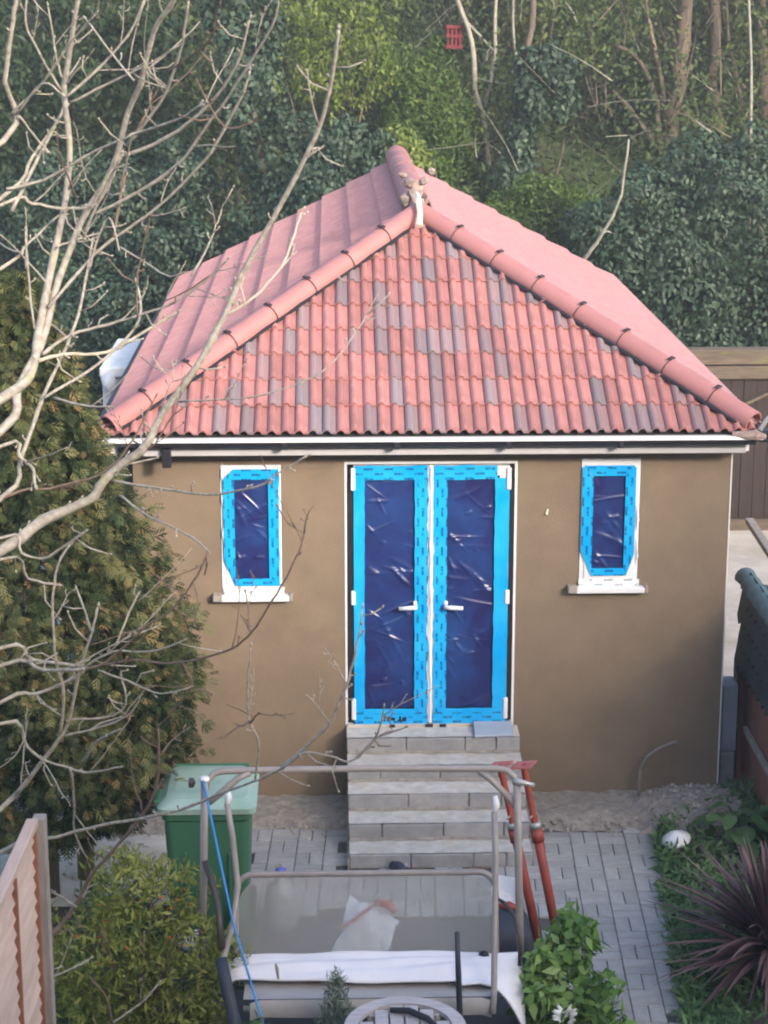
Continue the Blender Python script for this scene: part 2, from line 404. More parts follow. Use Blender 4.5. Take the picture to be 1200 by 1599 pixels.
def front_wall():
    xs = sorted({XL, XR, W1[0], W1[1], W2[0], W2[1], DO[0], DO[1]}); zs = sorted({-.1, 2.9, W1[2], W1[3], W2[2], W2[3], DO[2], DO[3]})
    mb = MB(); D = .12
    for i in range(len(xs)-1):
        for j in range(len(zs)-1):
            mx = (xs[i]+xs[i+1])/2; mz = (zs[j]+zs[j+1])/2
            if any(o[0] < mx < o[1] and o[2] < mz < o[3] for o in (W1, W2, DO)): continue
            mb.add([(xs[i],YF,zs[j]),(xs[i+1],YF,zs[j]),(xs[i+1],YF,zs[j+1]),(xs[i],YF,zs[j+1])], [(0,1,2,3)])
    for a, b, c, d in (W1, W2, DO):
        mb.add([(a,YF,c),(b,YF,c),(b,YF,d),(a,YF,d),(a,YF+D,c),(b,YF+D,c),(b,YF+D,d),(a,YF+D,d)], [(0,4,5,1),(1,5,6,2),(2,6,7,3),(3,7,4,0),(4,7,6,5)])
    return mb
front_wall().build('wall', M['render'], room)
MB().add([(XL,YF,-.1),(XL,YB,-.1),(XL,YB,2.9),(XL,YF,2.9)], [(0,3,2,1)]).build('wall', M['render'], room)
MB().add([(XR,YF,-.1),(XR,YB,-.1),(XR,YB,2.9),(XR,YF,2.9)], [(0,1,2,3)]).build('wall', M['render'], room)
MB().add([(XL,YB,-.1),(XR,YB,-.1),(XR,YB,2.9),(CX,YB,4.15),(XL,YB,2.9)], [(0,1,2,3,4)]).build('wall', M['render'], room)
MB().box((XR-.006, YF-.004, 0), (XR+.004, YF+.02, 2.84)).build('corner_bead', M['bead'], room)

# roof deck and soffit
dk = MB(); e = -.03
dk.add([(CX-HW,EY,EZ+e),(CX+HW,EY,EZ+e),(CX+HW,YBK,EZ+e),(CX-HW,YBK,EZ+e),(CX,EY+HW,EZ+RISE+e),(CX,YBK,EZ+RISE+e)], [(0,1,4),(1,2,5,4),(3,0,4,5),(2,3,5),(0,3,2,1)])
dk.build('roof_deck', M['deck'], room)

NT = 24; TW = 2*HW/NT; NR = 9; G = SL/NR
PROF = [(0, .003), (.008, .020), (.022, .032), (.040, .034), (.052, .022), (.060, .004), (.098, .003), (.107, .020), (.121, .032), (.139, .034), (.151, .022), (.159, .004), (1, .003)]
PROF = [(min(x, TW-.002) if x < 1 else TW-.002, z) for x, z in PROF]
def tile_mesh():
    """one double-roll tile: x across, y up the slope, z off the slope"""
    V = []; F = []; n = len(PROF); T = .014; LN = G+.035
    for x, z in PROF:
        V += [(x, 0, z+.016), (x, LN, z-.004), (x, 0, z+.016-T), (x, LN, z-.004-T)]
    for i in range(n-1):
        a, b = 4*i, 4*(i+1)
        F += [(a, b, b+1, a+1), (a+2, b+2, b, a)]
    F += [(2, 0, 1, 3), (4*(n-1), 4*(n-1)+2, 4*(n-1)+3, 4*(n-1)+1)]
    me = bpy.data.meshes.new('tile'); me.from_pydata(V, [], F); return me
base_tile = tile_mesh(); base_tile.materials.append(M['tile'])
ML = Matrix.Rotation(P, 4, 'X')
def cut(me, mw, co, no):
    """clip a mesh by a world plane, keeping the side the normal points to"""
    bm = bmesh.new(); bm.from_mesh(me); bm.transform(mw)
    bmesh.ops.bisect_plane(bm, geom=bm.verts[:]+bm.edges[:]+bm.faces[:], plane_co=co, plane_no=no, clear_inner=True)
    bm.transform(mw.inverted()); n = me.copy(); bm.to_mesh(n); k = len(bm.faces); bm.free(); return n if k else None
s2 = math.sqrt(.5)
for k in range(NR):
    s = k*G
    for j in range(NT):
        shift = 0.0
        x0 = CX-HW+j*TW+shift
        lo = CX-HW+HW*s/SL; hi = CX+HW-HW*s/SL; hi2 = CX+HW-HW*(s+G)/SL; lo2 = CX-HW+HW*(s+G)/SL
        if x0+TW < lo+.01 or x0 > hi-.01: continue
        mw = Matrix.Translation((x0, EY+s*math.cos(P), EZ+s*math.sin(P))) @ ML
        me = base_tile
        if x0 < lo2: me = cut(me, mw, (CX-HW+.03, EY, 0), (s2, -s2, 0))
        if me and x0+TW > hi2: me = cut(me, mw, (CX+HW-.03, EY, 0), (-s2, -s2, 0))
        if not me: continue
        o = link('tile', me, None, room)
        o.location = mw.translation - origin(room) + Vector((0, 0, random.uniform(0, .004))); o.rotation_euler = (P+random.uniform(-.008, .008), random.uniform(-.012, .012), random.uniform(-.009, .009))

def course(side, k):
    """a whole course of side-slope tiles, too fine to pick apart"""
    s = k*G; n = int((YBK-EY)/TW)+1; V = []; F = []; T = .014; LN = G+.035
    for t in range(n):
        for i, (x, z) in enumerate(PROF):
            u = t*TW+x; b = len(V)
            V += [(u, 0, z+.025), (u, LN, z-.004), (u, 0, z+.006)]
            if not (t == n-1 and i == len(PROF)-1): F += [(b, b+3, b+4, b+1), (b+2, b+5, b+3, b)]
    me = bpy.data.meshes.new('tile_course'); me.from_pydata(V, [], F)
    if side < 0:   # left slope, x runs towards -Y
        mw = Matrix.Translation((CX-HW+s*math.cos(P), EY+n*TW, EZ+s*math.sin(P))) @ Matrix.Rotation(R(-90), 4, 'Z') @ ML
        co, no = (CX-HW-.03, EY, 0), (-s2, s2, 0)
    else:
        mw = Matrix.Translation((CX+HW-s*math.cos(P), EY, EZ+s*math.sin(P))) @ Matrix.Rotation(R(90), 4, 'Z') @ ML
        co, no = (CX+HW+.03, EY, 0), (s2, s2, 0)
    me = cut(me, mw, co, no); me.transform(mw); me.transform(Matrix.Translation(-origin(room)))
    link('tile_course', me, M['tile_side_sheen'], room, 'stuff')
for k in range(NR):
    course(-1, k); course(1, k)

def capping(length, r0, r1, a0=-20, a1=200, n=14):
    """half-round capping tile, y along its length"""
    V = []; F = []; T = .013
    for (y, r) in ((0, r0), (length, r1)):
        for i in range(n+1):
            a = R(a0+(a1-a0)*i/n)
            V.append((r*math.cos(a), y, r*math.sin(a))); V.append(((r-T)*math.cos(a), y, (r-T)*math.sin(a)))
    w = 2*(n+1); V = V+V; h = 2*w
    for i in range(n):
        a = 2*i
        F += [(a, w+a, w+a+2, a+2), (h+a, h+a+2, h+a+3, h+a+1), (h+w+a, h+w+a+1, h+w+a+3, h+w+a+2), (a+1, a+3, w+a+3, w+a+1)]
    me = bpy.data.meshes.new('capping'); me.from_pydata(V, [], F)
    me.polygons.foreach_set('use_smooth', [i % 4 in (0, 3) for i in range(len(F))]); me.materials.append(M['hip']); return me
hip_len = math.sqrt(2*HW*HW+RISE*RISE); NH = 8; HL = hip_len/NH
hipmesh = capping(HL+.02, .090, .0865, -35, 215)
clip_mb = MB(); cp = [(.096*math.cos(R(a)), -.004, .096*math.sin(R(a))) for a in (95, 70, 40, 10, -15, -30)]
clip_mb.tube(cp[:-1], .0032, 5)
clip_mb.tube([(-.02, .03, .094), (-.012, -.01, .104), (.012, -.004, .101), (.03, .014, .098)], .0065, 5)
clip_mb.tube([(.03, -.015, .096), (.036, .005, .106), (.05, .01, .09)], .0075, 5)
clip_me = clip_mb.mesh('clip'); clip_me.materials.append(M['black'])
clip_me2 = clip_me.copy(); clip_me2.transform(Matrix.Scale(-1, 4, (1, 0, 0))); clip_me2.flip_normals()
for sx in (1, -1):
    c0 = Vector((CX-sx*HW, EY, EZ)); d = Vector((sx*HW, HW, RISE)).normalized()
    z = Vector((0, 0, 1)); z = (z-d*z.dot(d)).normalized(); x = d.cross(z)
    rot = Matrix((x, d, z)).transposed()
    for k in range(NH):
        o = link('hip_tile', hipmesh, None, room)
        p = c0+d*(.085 if k == 0 else k*HL)+z*(.03+.003*(k % 2))
        o.location = p-origin(room)
        o.rotation_euler = (rot.to_4x4() @ Matrix.Rotation(random.uniform(-.02, .02), 4, 'Y')).to_euler()
        if k:
            c = link('clip', clip_me if sx > 0 else clip_me2, None, o)
    # dark bedding strip on the front side of the hip
    nrm = Vector((sx, -1, 0)).normalized()
    pts = []
    for i in range(25):
        q = c0+d*(.12+(hip_len-.3)*i/24)+nrm*.097
        q.z -= .097*math.tan(P)*s2*1.0-.042
        pts.append(q+Vector((0, 0, random.uniform(-.004, .004))))
    MB().tube(pts, [.014+random.uniform(-.003, .004) for _ in pts], 6).build('hip_strip', M['black'], room)
ridgeme = capping(.46, .128, .126, -25, 205)
y = EY+HW+.32; k = 0
while y < YBK-.1:
    o = link('ridge_tile', ridgeme, None, room); o.location = Vector((CX, y, EZ+RISE+.035+.002*(k % 2)))-origin(room); y += .44; k += 1
# crumbling mortar at the hip and ridge junction
mbm = bmesh.new()
for (px, py, pz, r) in ((.62,16.62,4.36,.08),(.70,16.6,4.42,.085),(.78,16.62,4.37,.08),(.66,16.7,4.50,.06),(.78,16.72,4.52,.055),(.71,16.72,4.46,.07),(.60,16.78,4.56,.045),(.84,16.82,4.585,.045),(.72,16.55,4.36,.07)):
    mm = Matrix.Translation((px, py, pz))
    r_ = bmesh.ops.create_icosphere(mbm, subdivisions=1, radius=r*.9, matrix=mm @ Matrix.Diagonal((random.uniform(.7,1.1), 1, random.uniform(.7,1.1), 1)))
    for v in r_['verts']:
        v.co += (v.co-Vector((px,py,pz)))*random.uniform(-.4, .35)
me = bpy.data.meshes.new('mortar_lump'); mbm.to_mesh(me); mbm.free(); me.transform(Matrix.Translation(-origin(room)))
link('mortar_lump', me, M['mortar'], room, 'stuff')
MB().tube([(CX-.015,16.40,4.44),(CX-.01,16.25,4.41),(CX,16.12,4.31),(CX-.012,16.04,4.22)], [.022,.028,.024,.03], 6).build('mortar_joint', M['cream'], room)

# eaves: white tray, black gutter with unions, white fascia
xa, xb = CX-HW-.01, CX+HW+.01
MB().box((xa+.02, EY-.045, EZ-.048), (xb-.0, EY+.05, EZ-.020)).build('eaves_trim', M['upvc'], room, .004)
gut = MB(); prof = [(-.052*math.cos(R(a)), -.05*math.sin(R(a))) for a in range(0, 181, 20)]
V = []; 
for xx in (xa+.25, xb-.05):
    for py, pz in prof: V.append((xx, EY-.0+py, EZ-.052+pz*.75))
n = len(prof)
gut.add(V, [(i, i+1, n+i+1, n+i) for i in range(n-1)] + [tuple(range(n)), tuple(range(2*n-1, n-1, -1))]).build('gutter', M['black'], room)
for gx in (-.35, .46, 1.27, 1.28+.8):
    MB().box((gx-.02, EY-.058, EZ-.098), (gx+.02, EY+.06, EZ-.05)).build('gutter_union', M['black'], room, .004)
MB().box((xa+.3, EY+.055, EZ-.165), (xb-.10, EY+.085, EZ-.07)).build('fascia', M['fascia'], room, .004)
MB().box((xa+.02, EY+.087, EZ-.10), (xb-.02, YF+.02, EZ-.085)).build('soffit', M['upvc'], room)
for sx, xx in ((-1, xa), (1, xb)):
    MB().box((xx-.045+sx*.045, EY+.1, EZ-.10), (xx+.045+sx*.045, YBK, EZ-.012)).build('gutter', M['black'], room, .012)
    MB().box((xx-.02-sx*.08, EY+.1, EZ-.16), (xx+.01-sx*.08, YBK, EZ-.06)).build('fascia', M['upvc'], room)
MB().box((xa+.44, EY+.0, EZ-.24), (xa+.505, EY+.05, EZ-.10)).build('gutter_outlet', M['black'], room, .006)
MB().tube([(xb-.22,EY-.01,EZ-.02),(xb-.05,EY-.03,EZ-.015),(xb+.02,EY-.02,EZ-.03)], [.03,.04,.02], 8).build('mortar_end', M['mortar'], room)
MB().tube([(xb-.02,EY+.0,EZ+.02),(xb+.03,EY+.0,EZ+.10),(xb+.07,EY+.0,EZ+.14),(xb+.12,EY+.02,EZ+.08)], [.02,.016,.02,.016], 8).build('gutter_bracket', M['galv'], room)

# ---- filmed glass with creases
def creased(x0, x1, z0, z1, y, seed, nc, amp=.0085):
    r = np.random.default_rng(seed); nx = max(14, int((x1-x0)/.006)); nz = max(20, int((z1-z0)/.006))
    X, Z = np.meshgrid(np.linspace(x0, x1, nx), np.linspace(z0, z1, nz)); D = np.zeros_like(X)
    for _ in range(nc):
        cx, cz = r.uniform(x0, x1), r.uniform(z0, z1); a = r.choice([-1.0, -.75, -.4, .1, .5])+r.normal()*.15; L = r.uniform(.03, .22)*r.uniform(.4, 1); w = r.uniform(.007, .019)
        u = (X-cx)*math.cos(a)+(Z-cz)*math.sin(a); v = -(X-cx)*math.sin(a)+(Z-cz)*math.cos(a)+r.uniform(-.7, .7)*u*u
        D += r.uniform(.3, 1)*amp*np.exp(-(v/w)**2)*np.exp(-(u/L)**4)
    edge = np.minimum(np.minimum(X-x0, x1-X), np.minimum(Z-z0, z1-Z)); D *= np.clip(edge/.02, 0, 1)
    V = np.stack([X.ravel(), (y-D).ravel(), Z.ravel()], 1)
    idx = np.arange(nx*nz).reshape(nz, nx)
    F = np.stack([idx[:-1,:-1].ravel(), idx[:-1,1:].ravel(), idx[1:,1:].ravel(), idx[1:,:-1].ravel()], 1)
    return V, F
def pane(x0, x1, z0, z1, y, seed, nc, parent):
    V, F = creased(x0, x1, z0, z1, y, seed, nc); V = V-np.array(origin(parent))
    me = mesh_np('pane', V, F); me.polygons.foreach_set('use_smooth', [True]*len(me.polygons))
    return link('pane', me, M['pane'], parent)
def strip(x0, x1, z0, z1, y, m, parent, seed=0, jag=(.004, .004), name='film_strip'):
    """a length of film with slightly ragged edges and puckers"""
    r = random.Random(seed); V = []; F = []; long = 'z' if (z1-z0) > (x1-x0) else 'x'; n = max(6, int(max(z1-z0, x1-x0)/.05))
    for i in range(n+1):
        t = i/n; b = [0]*2
        for j in range(5):
            s = j/4; yy = y-r.uniform(0, .0035)
            e = r.uniform(-1, 1)*jag[0] if j == 0 else (r.uniform(-1, 1)*jag[1] if j == 4 else 0)
            V.append((x0+(x1-x0)*s+e, yy, z0+(z1-z0)*t) if long == 'z' else (x0+(x1-x0)*t, yy, z0+(z1-z0)*s+e))
    for i in range(n):
        for j in range(4):
            a = i*5+j; F.append((a, a+1, a+6, a+5))
    mb = MB(); mb.add(V, F); return mb.build(name, m, parent, smooth=True)

def frame_ring(o, w, y0, y1):
    x0, x1, z0, z1 = o; mb = MB()
    mb.box((x0, y0, z0), (x0+w, y1, z1)); mb.box((x1-w, y0, z0), (x1, y1, z1))
    mb.box((x0+w, y0+.001, z0), (x1-w, y1, z0+w)); mb.box((x0+w, y0+.001, z1-w), (x1-w, y1, z1)); return mb

def window(o, label, seed, px0, px1, pz0, pz1, sill, peel):
    x0, x1, z0, z1 = o
    w = frame_ring((x0+.005, x1-.005, z0, z1-.004), .036, YF-.006, YF+.09).build('window', M['upvc'], room); tag(w, label)
    frame_ring((x0+.041, x1-.041, z0+.037, z1-.041), .046, YF-.016, YF+.07).build('sash', M['upvc'], w)
    pane(px0-.006, px1+.006, pz0-.006, pz1+.006, YF-.005, seed, 12, w)
    y = YF-.024
    fx0, fx1, fz0, fz1 = px0-.082, px1+.078, pz0-.058, pz1+.08
    # film ring: outer outline (peeled back where the white frame shows) to inner rectangle
    outer = [(fx0+peel[0], fz1), (fx1-peel[1], fz1), (fx1, fz1-peel[1]), (fx1, fz0+peel[2]), (fx1-peel[2]*.35, fz0), (fx0+peel[3]*.4, fz0), (fx0, fz0+peel[3]), (fx0, fz1-peel[0])]
    inner = [(px0, pz1), (px1, pz1), (px1, pz1-.01), (px1, pz0+.01), (px1, pz0), (px0, pz0), (px0, pz0+.01), (px0, pz1-.01)]
    for i in range(8):
        a, b = outer[i], outer[(i+1) % 8]; c, d = inner[i], inner[(i+1) % 8]
        N = 10; V = []; F = []
        for t in range(N+1):
            for s in range(4):
                f = t/N; g = s/3
                p = ((a[0]*(1-f)+b[0]*f)*(1-g)+(c[0]*(1-f)+d[0]*f)*g, (a[1]*(1-f)+b[1]*f)*(1-g)+(c[1]*(1-f)+d[1]*f)*g)
                V.append((p[0], y-random.uniform(0, .003), p[1]))
        for t in range(N):
            for s in range(3): q = t*4+s; F.append((q, q+1, q+5, q+4))
        MB().add(V, F).build('film_strip', M['film_h'] if i in (0, 4) else M['film_v'], w, smooth=True)
    a, b, c, d = sill
    MB().box((a, YF-.075, c), (b, YF+.0, d-.012)).build('sill', M['upvc'], w, .006)
    for ex in (a, b): MB().box((ex-.012, YF-.08, c+.004), (ex+.012+(.045 if ex == a else -.0)-(.0), YF-.0, d)).build('sill_end', M['greywood'], w, .004)
    strip(a+.07, b-.05, d-.01, d+.045, YF-.021, M['whitefilm'], w, seed+5)
    # clear film edges standing proud of the frame
    for k in range(5):
        r = random.Random(seed*7+k); zz = r.uniform(z0+.1, z1-.1); xx = r.choice([x0+.02, x1-.02])
        MB().tube([(xx, YF-.012, zz), (xx+r.uniform(-.01, .012), YF-.022, zz+.06), (xx+r.uniform(-.01, .01), YF-.012, zz+r.uniform(.1, .2))], [.003, .006, .003], 5).build('loose_film', M['upvc'], w)
window(W1, 'narrow window left of the doors, film peeled at two corners', 3, -.729, -.478, 1.815, 2.573, (-.888, -.318, 1.645, 1.70), (.075, .0, .0, .2))
window(W2, 'narrow window right of the doors, film peeled along the bottom', 9, 1.928, 2.167, 1.875, 2.585, (1.765, 2.340, 1.69, 1.745), (.02, .02, .16, .2))

# ---- double doors
x0, x1, z0, z1 = DO
frame_ring((x0+.0, x1-.0, z0+.004, z1-.002), .018, YF-.004, YF+.09).build('door_frame', M['upvc'], room)
def leaf(lx0, lx1, px0, px1, hinge, seed, label):
    lz0, lz1, pz0, pz1 = .652, 2.665, .772, 2.564
    d = frame_ring((lx0, lx1, lz0, lz1), .072, YF-.014, YF+.05).build('door', M['upvc'], room); tag(d, label)
    pane(px0, px1, pz0, pz1, YF-.001, seed, 38, d)
    y = YF-.017
    if hinge < 0:
        strip(lx0, px0, lz0+.0, lz1-.005, y-.002, M['film'], d, seed, (.002, .003)); strip(px1, lx1-.003, lz0+.0, lz1, y-.002, M['film_v'], d, seed+1, (.003, .008))
    else:
        strip(px1, lx1, lz0+.0, lz1-.09, y-.002, M['film'], d, seed, (.003, .002)); strip(lx0+.003, px0, lz0+.0, lz1, y-.002, M['film_v'], d, seed+1, (.008, .003))
    strip(lx0+.01, lx1-(.01 if hinge < 0 else .09), pz1, lz1+.008, y-.004, M['film_h'], d, seed+2, (.003, .004))
    strip(lx0+.004, lx1-.004, lz0-.006, pz0-.03, y-.004, M['film_h'], d, seed+3, (.004, .003)); strip(px0-.01, px1+.01, pz0-.034, pz0+.002, y-.006, M['film'], d, seed+4)
    hx = px1+.005 if hinge < 0 else px0-.005
    h = MB(); s = hinge
    h.box((hx-.014, YF-.035, 1.56), (hx+.014, YF-.017, 1.63)); h.build('handle_plate', M['upvc'], d, .005, 2)
    h = MB(); h.tube([(hx, YF-.03, 1.592), (hx, YF-.075, 1.592), (hx+s*.03, YF-.085, 1.593), (hx+s*.125, YF-.08, 1.586)], [.016, .016, .018, .015], 8); h.build('handle', M['upvc'], d, smooth=True)
    ex = lx0 if hinge < 0 else lx1
    for zz, hh in ((2.57, .17), (1.655, .11), (.77, .17)):
        MB().box((ex-.022, YF-.034, zz-hh/2), (ex+.012, YF+.0, zz+hh/2)).build('hinge', M['upvc'], d, .006)
leaf(.152, .707, .232, .606, -1, 21, 'left leaf of the blue filmed double doors')
leaf(.745, 1.306, .846, 1.200, 1, 33, 'right leaf of the blue filmed double doors')
for gx, gw in ((.1275, .0235), (1.3265, .0195)): MB().box((gx-gw, YF-.009, .70), (gx+gw, YF-.002, 2.55)).build('gasket', M['black'], room)
MB().box((.709, YF-.02, .66), (.742, YF+.03, 2.67)).build('meeting_strip', M['upvc'], room, .003)
mp = [(.727, YF-.022, 2.66-.1*i) for i in range(21)]
MB().tube([(p[0]+random.uniform(-.004, .005), p[1]+random.uniform(-.003, .003), p[2]) for p in mp], [.008+random.uniform(-.003, .006) for _ in mp], 6).build('loose_film', M['upvc'], room)
MB().box((x0+.01, YF-.035, .622), (x1-.01, YF+.02, .650)).build('threshold', M['conc_path'], room, .004)
for tx, tw in ((.42, .02), (.69, .03), (.80, .025)):
    MB().box((tx, YF-.042, .628), (tx+tw*2, YF-.03, .65)).build('packer', M['black'], room)
# lettering left on the bottom rail film
for i, (dx, w, h) in enumerate(((0,.012,.04),(.022,.03,.012),(.03,.012,.04),(.055,.03,.03),(.105,.035,.012),(.118,.012,.04),(.142,.03,.03))):
    MB().box((.375+dx, YF-.026, .672+(i % 2)*.006), (.375+dx+w, YF-.0245, .672+h)).build('print_mark', M['black'], room)
# a chip in the render, right of the doors
MB().tube([(1.585, YF-.006, 2.29), (1.592, YF-.012, 2.33)], [.012, .008], 6).build('render_chip', M['cream'], room)

# ------------------------------------------------------------------ paving, spill, rubble
AL = math.atan2(.081, 1.744); U = Vector((math.cos(AL), -math.sin(AL), 0)); VV = Vector((math.sin(AL), math.cos(AL), 0)); O0 = Vector((1.887, 12.587, 0))
pav = sheet('paving', -.75, 2.5, 10.2, 13.72, 20, 24, lambda x, y: .002, M['sand'])
pm = MB().box((-.0975, -.0475, -.05), (.0975, .0475, .02)).mesh('paver', bevel=.004); pm.materials.append(M['paver'])
def in_paving(p):
    x, y = p.x, p.y
    edge = 2.36-(13.38-y)*.1
    if 1.40 < x < edge and 10.35 < y < 13.66+.04*math.sin(x*9): return True
    if -.62 < x < .05 and 12.35 < y < 13.72: return True
    if .05 <= x <= 1.40 and 12.25 < y < 12.97: return True
    return False
for i in range(-14, 4):
    for j in range(-13, 8):
        c = O0+U*(.2*i+.1)+VV*(.2*j+.1)
        for k in (-1, 1):
            horiz = (i+j) % 2 == 0
            q = c+(VV*.05*k if horiz else U*.05*k)
            if not in_paving(q): continue
            o = link('paver', pm, None, pav)
            o.location = q+Vector((0, 0, random.uniform(-.003, .003)))
            o.rotation_euler = (random.uniform(-.008, .008), random.uniform(-.008, .008), -AL+(0 if horiz else R(90))+random.uniform(-.008, .008))
ed = MB()
for k in range(12):
    p = O0+U*(-.36)+VV*(-.35-.17*k)
# pale edging course beside the bush
for k in range(9):
    a = O0+U*(-.245)+VV*(-.12-.21*k); b = a-VV*.2
    o = MB().bar((a.x, a.y, .012), (b.x, b.y, .012), .07, .04).build('edging_block', M['concrete'], pav, .004)

def spill(x0, x1, name, zf, m, nx, ny, y0, y1):
    return sheet(name, x0, x1, y0, y1, nx, ny, zf, m)
def ramp01(a, b, x): t = min(1, max(0, (x-a)/(b-a))); return t*t*(3-2*t)
spill(-3.4, .12, 'cement_spill', lambda x, y: -.01+.075*ramp01(13.62+.05*wob(x*2, 3), 13.86, y)*(1+.25*wob(x, y, 4))+.012*wob(x, y, 9), M['cement'], 220, 40, 13.45, 14.25)
spill(1.34, 2.5, 'cement_spill', lambda x, y: -.01+.085*ramp01(13.6+.05*wob(x*2, 5), 13.84, y)*(1+.3*wob(x, y, 4))+.014*wob(x, y, 9), M['cement'], 120, 40, 13.45, 14.25)
def heap_z(x, y):
    d = ((x-2.72)/.55)**2+((y-13.95)/.5)**2
    return -.03+.21*math.exp(-d*1.1)+.035*wob(x, y, 5)*math.exp(-d*.5)+.015*wob(x, y, 13)
sheet('rubble_heap', 2.2, 3.3, 13.2, 14.6, 90, 100, heap_z, M['rubble'], 'stuff')
sheet('bed_soil', 2.05, 3.6, 9.6, 13.5, 40, 70, lambda x, y: .0+.02*wob(x, y, 4)-(.05 if x < 2.36-(13.38-y)*.1 else 0), M['soil'])
def chips(name, pts, sizes, m, seed):
    r = random.Random(seed); bm = bmesh.new()
    for p, s in zip(pts, sizes):
        q = bmesh.ops.create_icosphere(bm, subdivisions=1, radius=s, matrix=Matrix.Translation(p) @ Euler((r.uniform(0,6), r.uniform(0,6), r.uniform(0,6))).to_matrix().to_4x4() @ Matrix.Diagonal((1, r.uniform(.5, .9), r.uniform(.35, .7), 1)))
        for v in q['verts']: v.co += Vector((r.uniform(-1,1), r.uniform(-1,1), r.uniform(-1,1)))*s*.18
    me = bpy.data.meshes.new(name); bm.to_mesh(me); bm.free(); return link(name, me, m, None, 'stuff')
pts = []; sz = []
for _ in range(260):
    x, y = random.gauss(2.7, .25), random.gauss(13.95, .24)
    if 2.3 < x < 3.2 and 13.3 < y < 14.2: pts.append((x, y, heap_z(x, y)+.004)); sz.append(random.uniform(.008, .03))
for _ in range(520):
    x = random.uniform(-1.4, 2.3)
    if .05 < x < 1.42: continue
    pts.append((x, random.gauss(13.74, .10), random.uniform(.01, .06))); sz.append(random.uniform(.006, .022))
for _ in range(90):
    pts.append((random.uniform(-2.2, -.6), random.uniform(12.7, 13.7), .004)); sz.append(random.uniform(.006, .025))
chips('stone_chips', pts, sz, M['stone'], 4)
a = tag(MB().tube([(2.335,14.08,-.02),(2.325,14.09,.16),(2.335,14.1,.31),(2.375,14.1,.40),(2.45,14.1,.46),(2.56,14.09,.515),(2.60,14.08,.53)], [.014,.014,.013,.013,.014,.014,.02], 8).build('conduit_pipe', M['pvcgrey'], smooth=True), 'thin bent conduit pipe curling up out of the ground by the tan wall', 'pipe')

# ------------------------------------------------------------------ block steps
st = thing('block_steps', 'flight of bare concrete block steps leading up to the blue doors', 'steps', (.745, 13.6, 0))
bx = [.088, .535, .98, 1.40]
for k in range(5):
    top = .618-.1245*k; yf = 13.985-.246*k
    off = .0 if k % 2 == 0 else .2
    xs = [.088+.002*k] + [x for x in (bx[1]-off, bx[2]-off, bx[2]+.235) if x < 1.36] + [1.398+.002*k]
    xs = sorted(xs)
    for a, b in zip(xs, xs[1:]):
        if b-a < .05: continue
        dz = random.uniform(-.004, .003); dy = random.uniform(-.006, .006)
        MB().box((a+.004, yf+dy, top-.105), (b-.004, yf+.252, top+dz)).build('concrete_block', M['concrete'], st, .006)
    MB().box((xs[0]+.006, yf+.012, max(-.02, top-.125)), (xs[-1]-.006, yf+.25, top-.012)).build('mortar_bed', M['mortar'], st)
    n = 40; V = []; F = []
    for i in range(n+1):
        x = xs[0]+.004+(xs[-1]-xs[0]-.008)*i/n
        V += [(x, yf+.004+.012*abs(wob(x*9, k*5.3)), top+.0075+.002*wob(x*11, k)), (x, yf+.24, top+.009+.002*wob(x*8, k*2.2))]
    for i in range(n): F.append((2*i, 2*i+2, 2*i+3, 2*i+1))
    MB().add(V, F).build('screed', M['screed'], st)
    if k:
        # mortar droppings swept against the riser
        n = 30; V = []; F = []
        for i in range(n+1):
            x = xs[0]+.01+(xs[-1]-xs[0]-.02)*i/n; w = .02+.03*abs(wob(x*6, k*3.1)); h = .012+.016*abs(wob(x*5, k*7.7))
            V += [(x, yf+.246-w, top+.011), (x, yf+.25, top+.012+h)]
        for i in range(n): F.append((2*i, 2*i+2, 2*i+3, 2*i+1))
        MB().add(V, F).build('mortar_fillet', M['cement'], st, smooth=True)
MB().box((.084, 13.0, -.03), (.0995, 14.22, .10)).build('side_render', M['cement'], st)
core = MB()
for k in range(5): core.box((.12, 14.0-.246*k, -.02), (1.36, 14.225, .5-.1245*k))
core.build('core', M['concrete'], st)
tag(MB().add([(1.052,13.965,.625),(1.345,13.99,.622),(1.35,14.19,.655),(1.055,14.19,.655),(1.052,13.965,.645),(1.345,13.99,.642),(1.35,14.19,.675),(1.055,14.19,.675)], [(0,3,2,1),(4,5,6,7),(0,1,5,4),(1,2,6,5),(2,3,7,6),(3,0,4,7)]).build('slab', M['blue_slab'], None, .004), 'small blue grey slab lying on the top step', 'slab')
sh = thing('shoe', 'dark blue and pale shoe left at the foot of the block steps', 'shoe', (.46, 12.93, .02))
MB().tube([(.40,12.97,.055),(.44,12.93,.06),(.48,12.90,.05),(.51,12.885,.04)], [.03,.042,.038,.022], 8).build('upper', M['foam'], sh, smooth=True)
MB().tube([(.475,12.93,.03),(.49,12.90,.08),(.50,12.885,.10)], [.012,.016,.008], 6).build('sole', M['blue_slab'], sh)

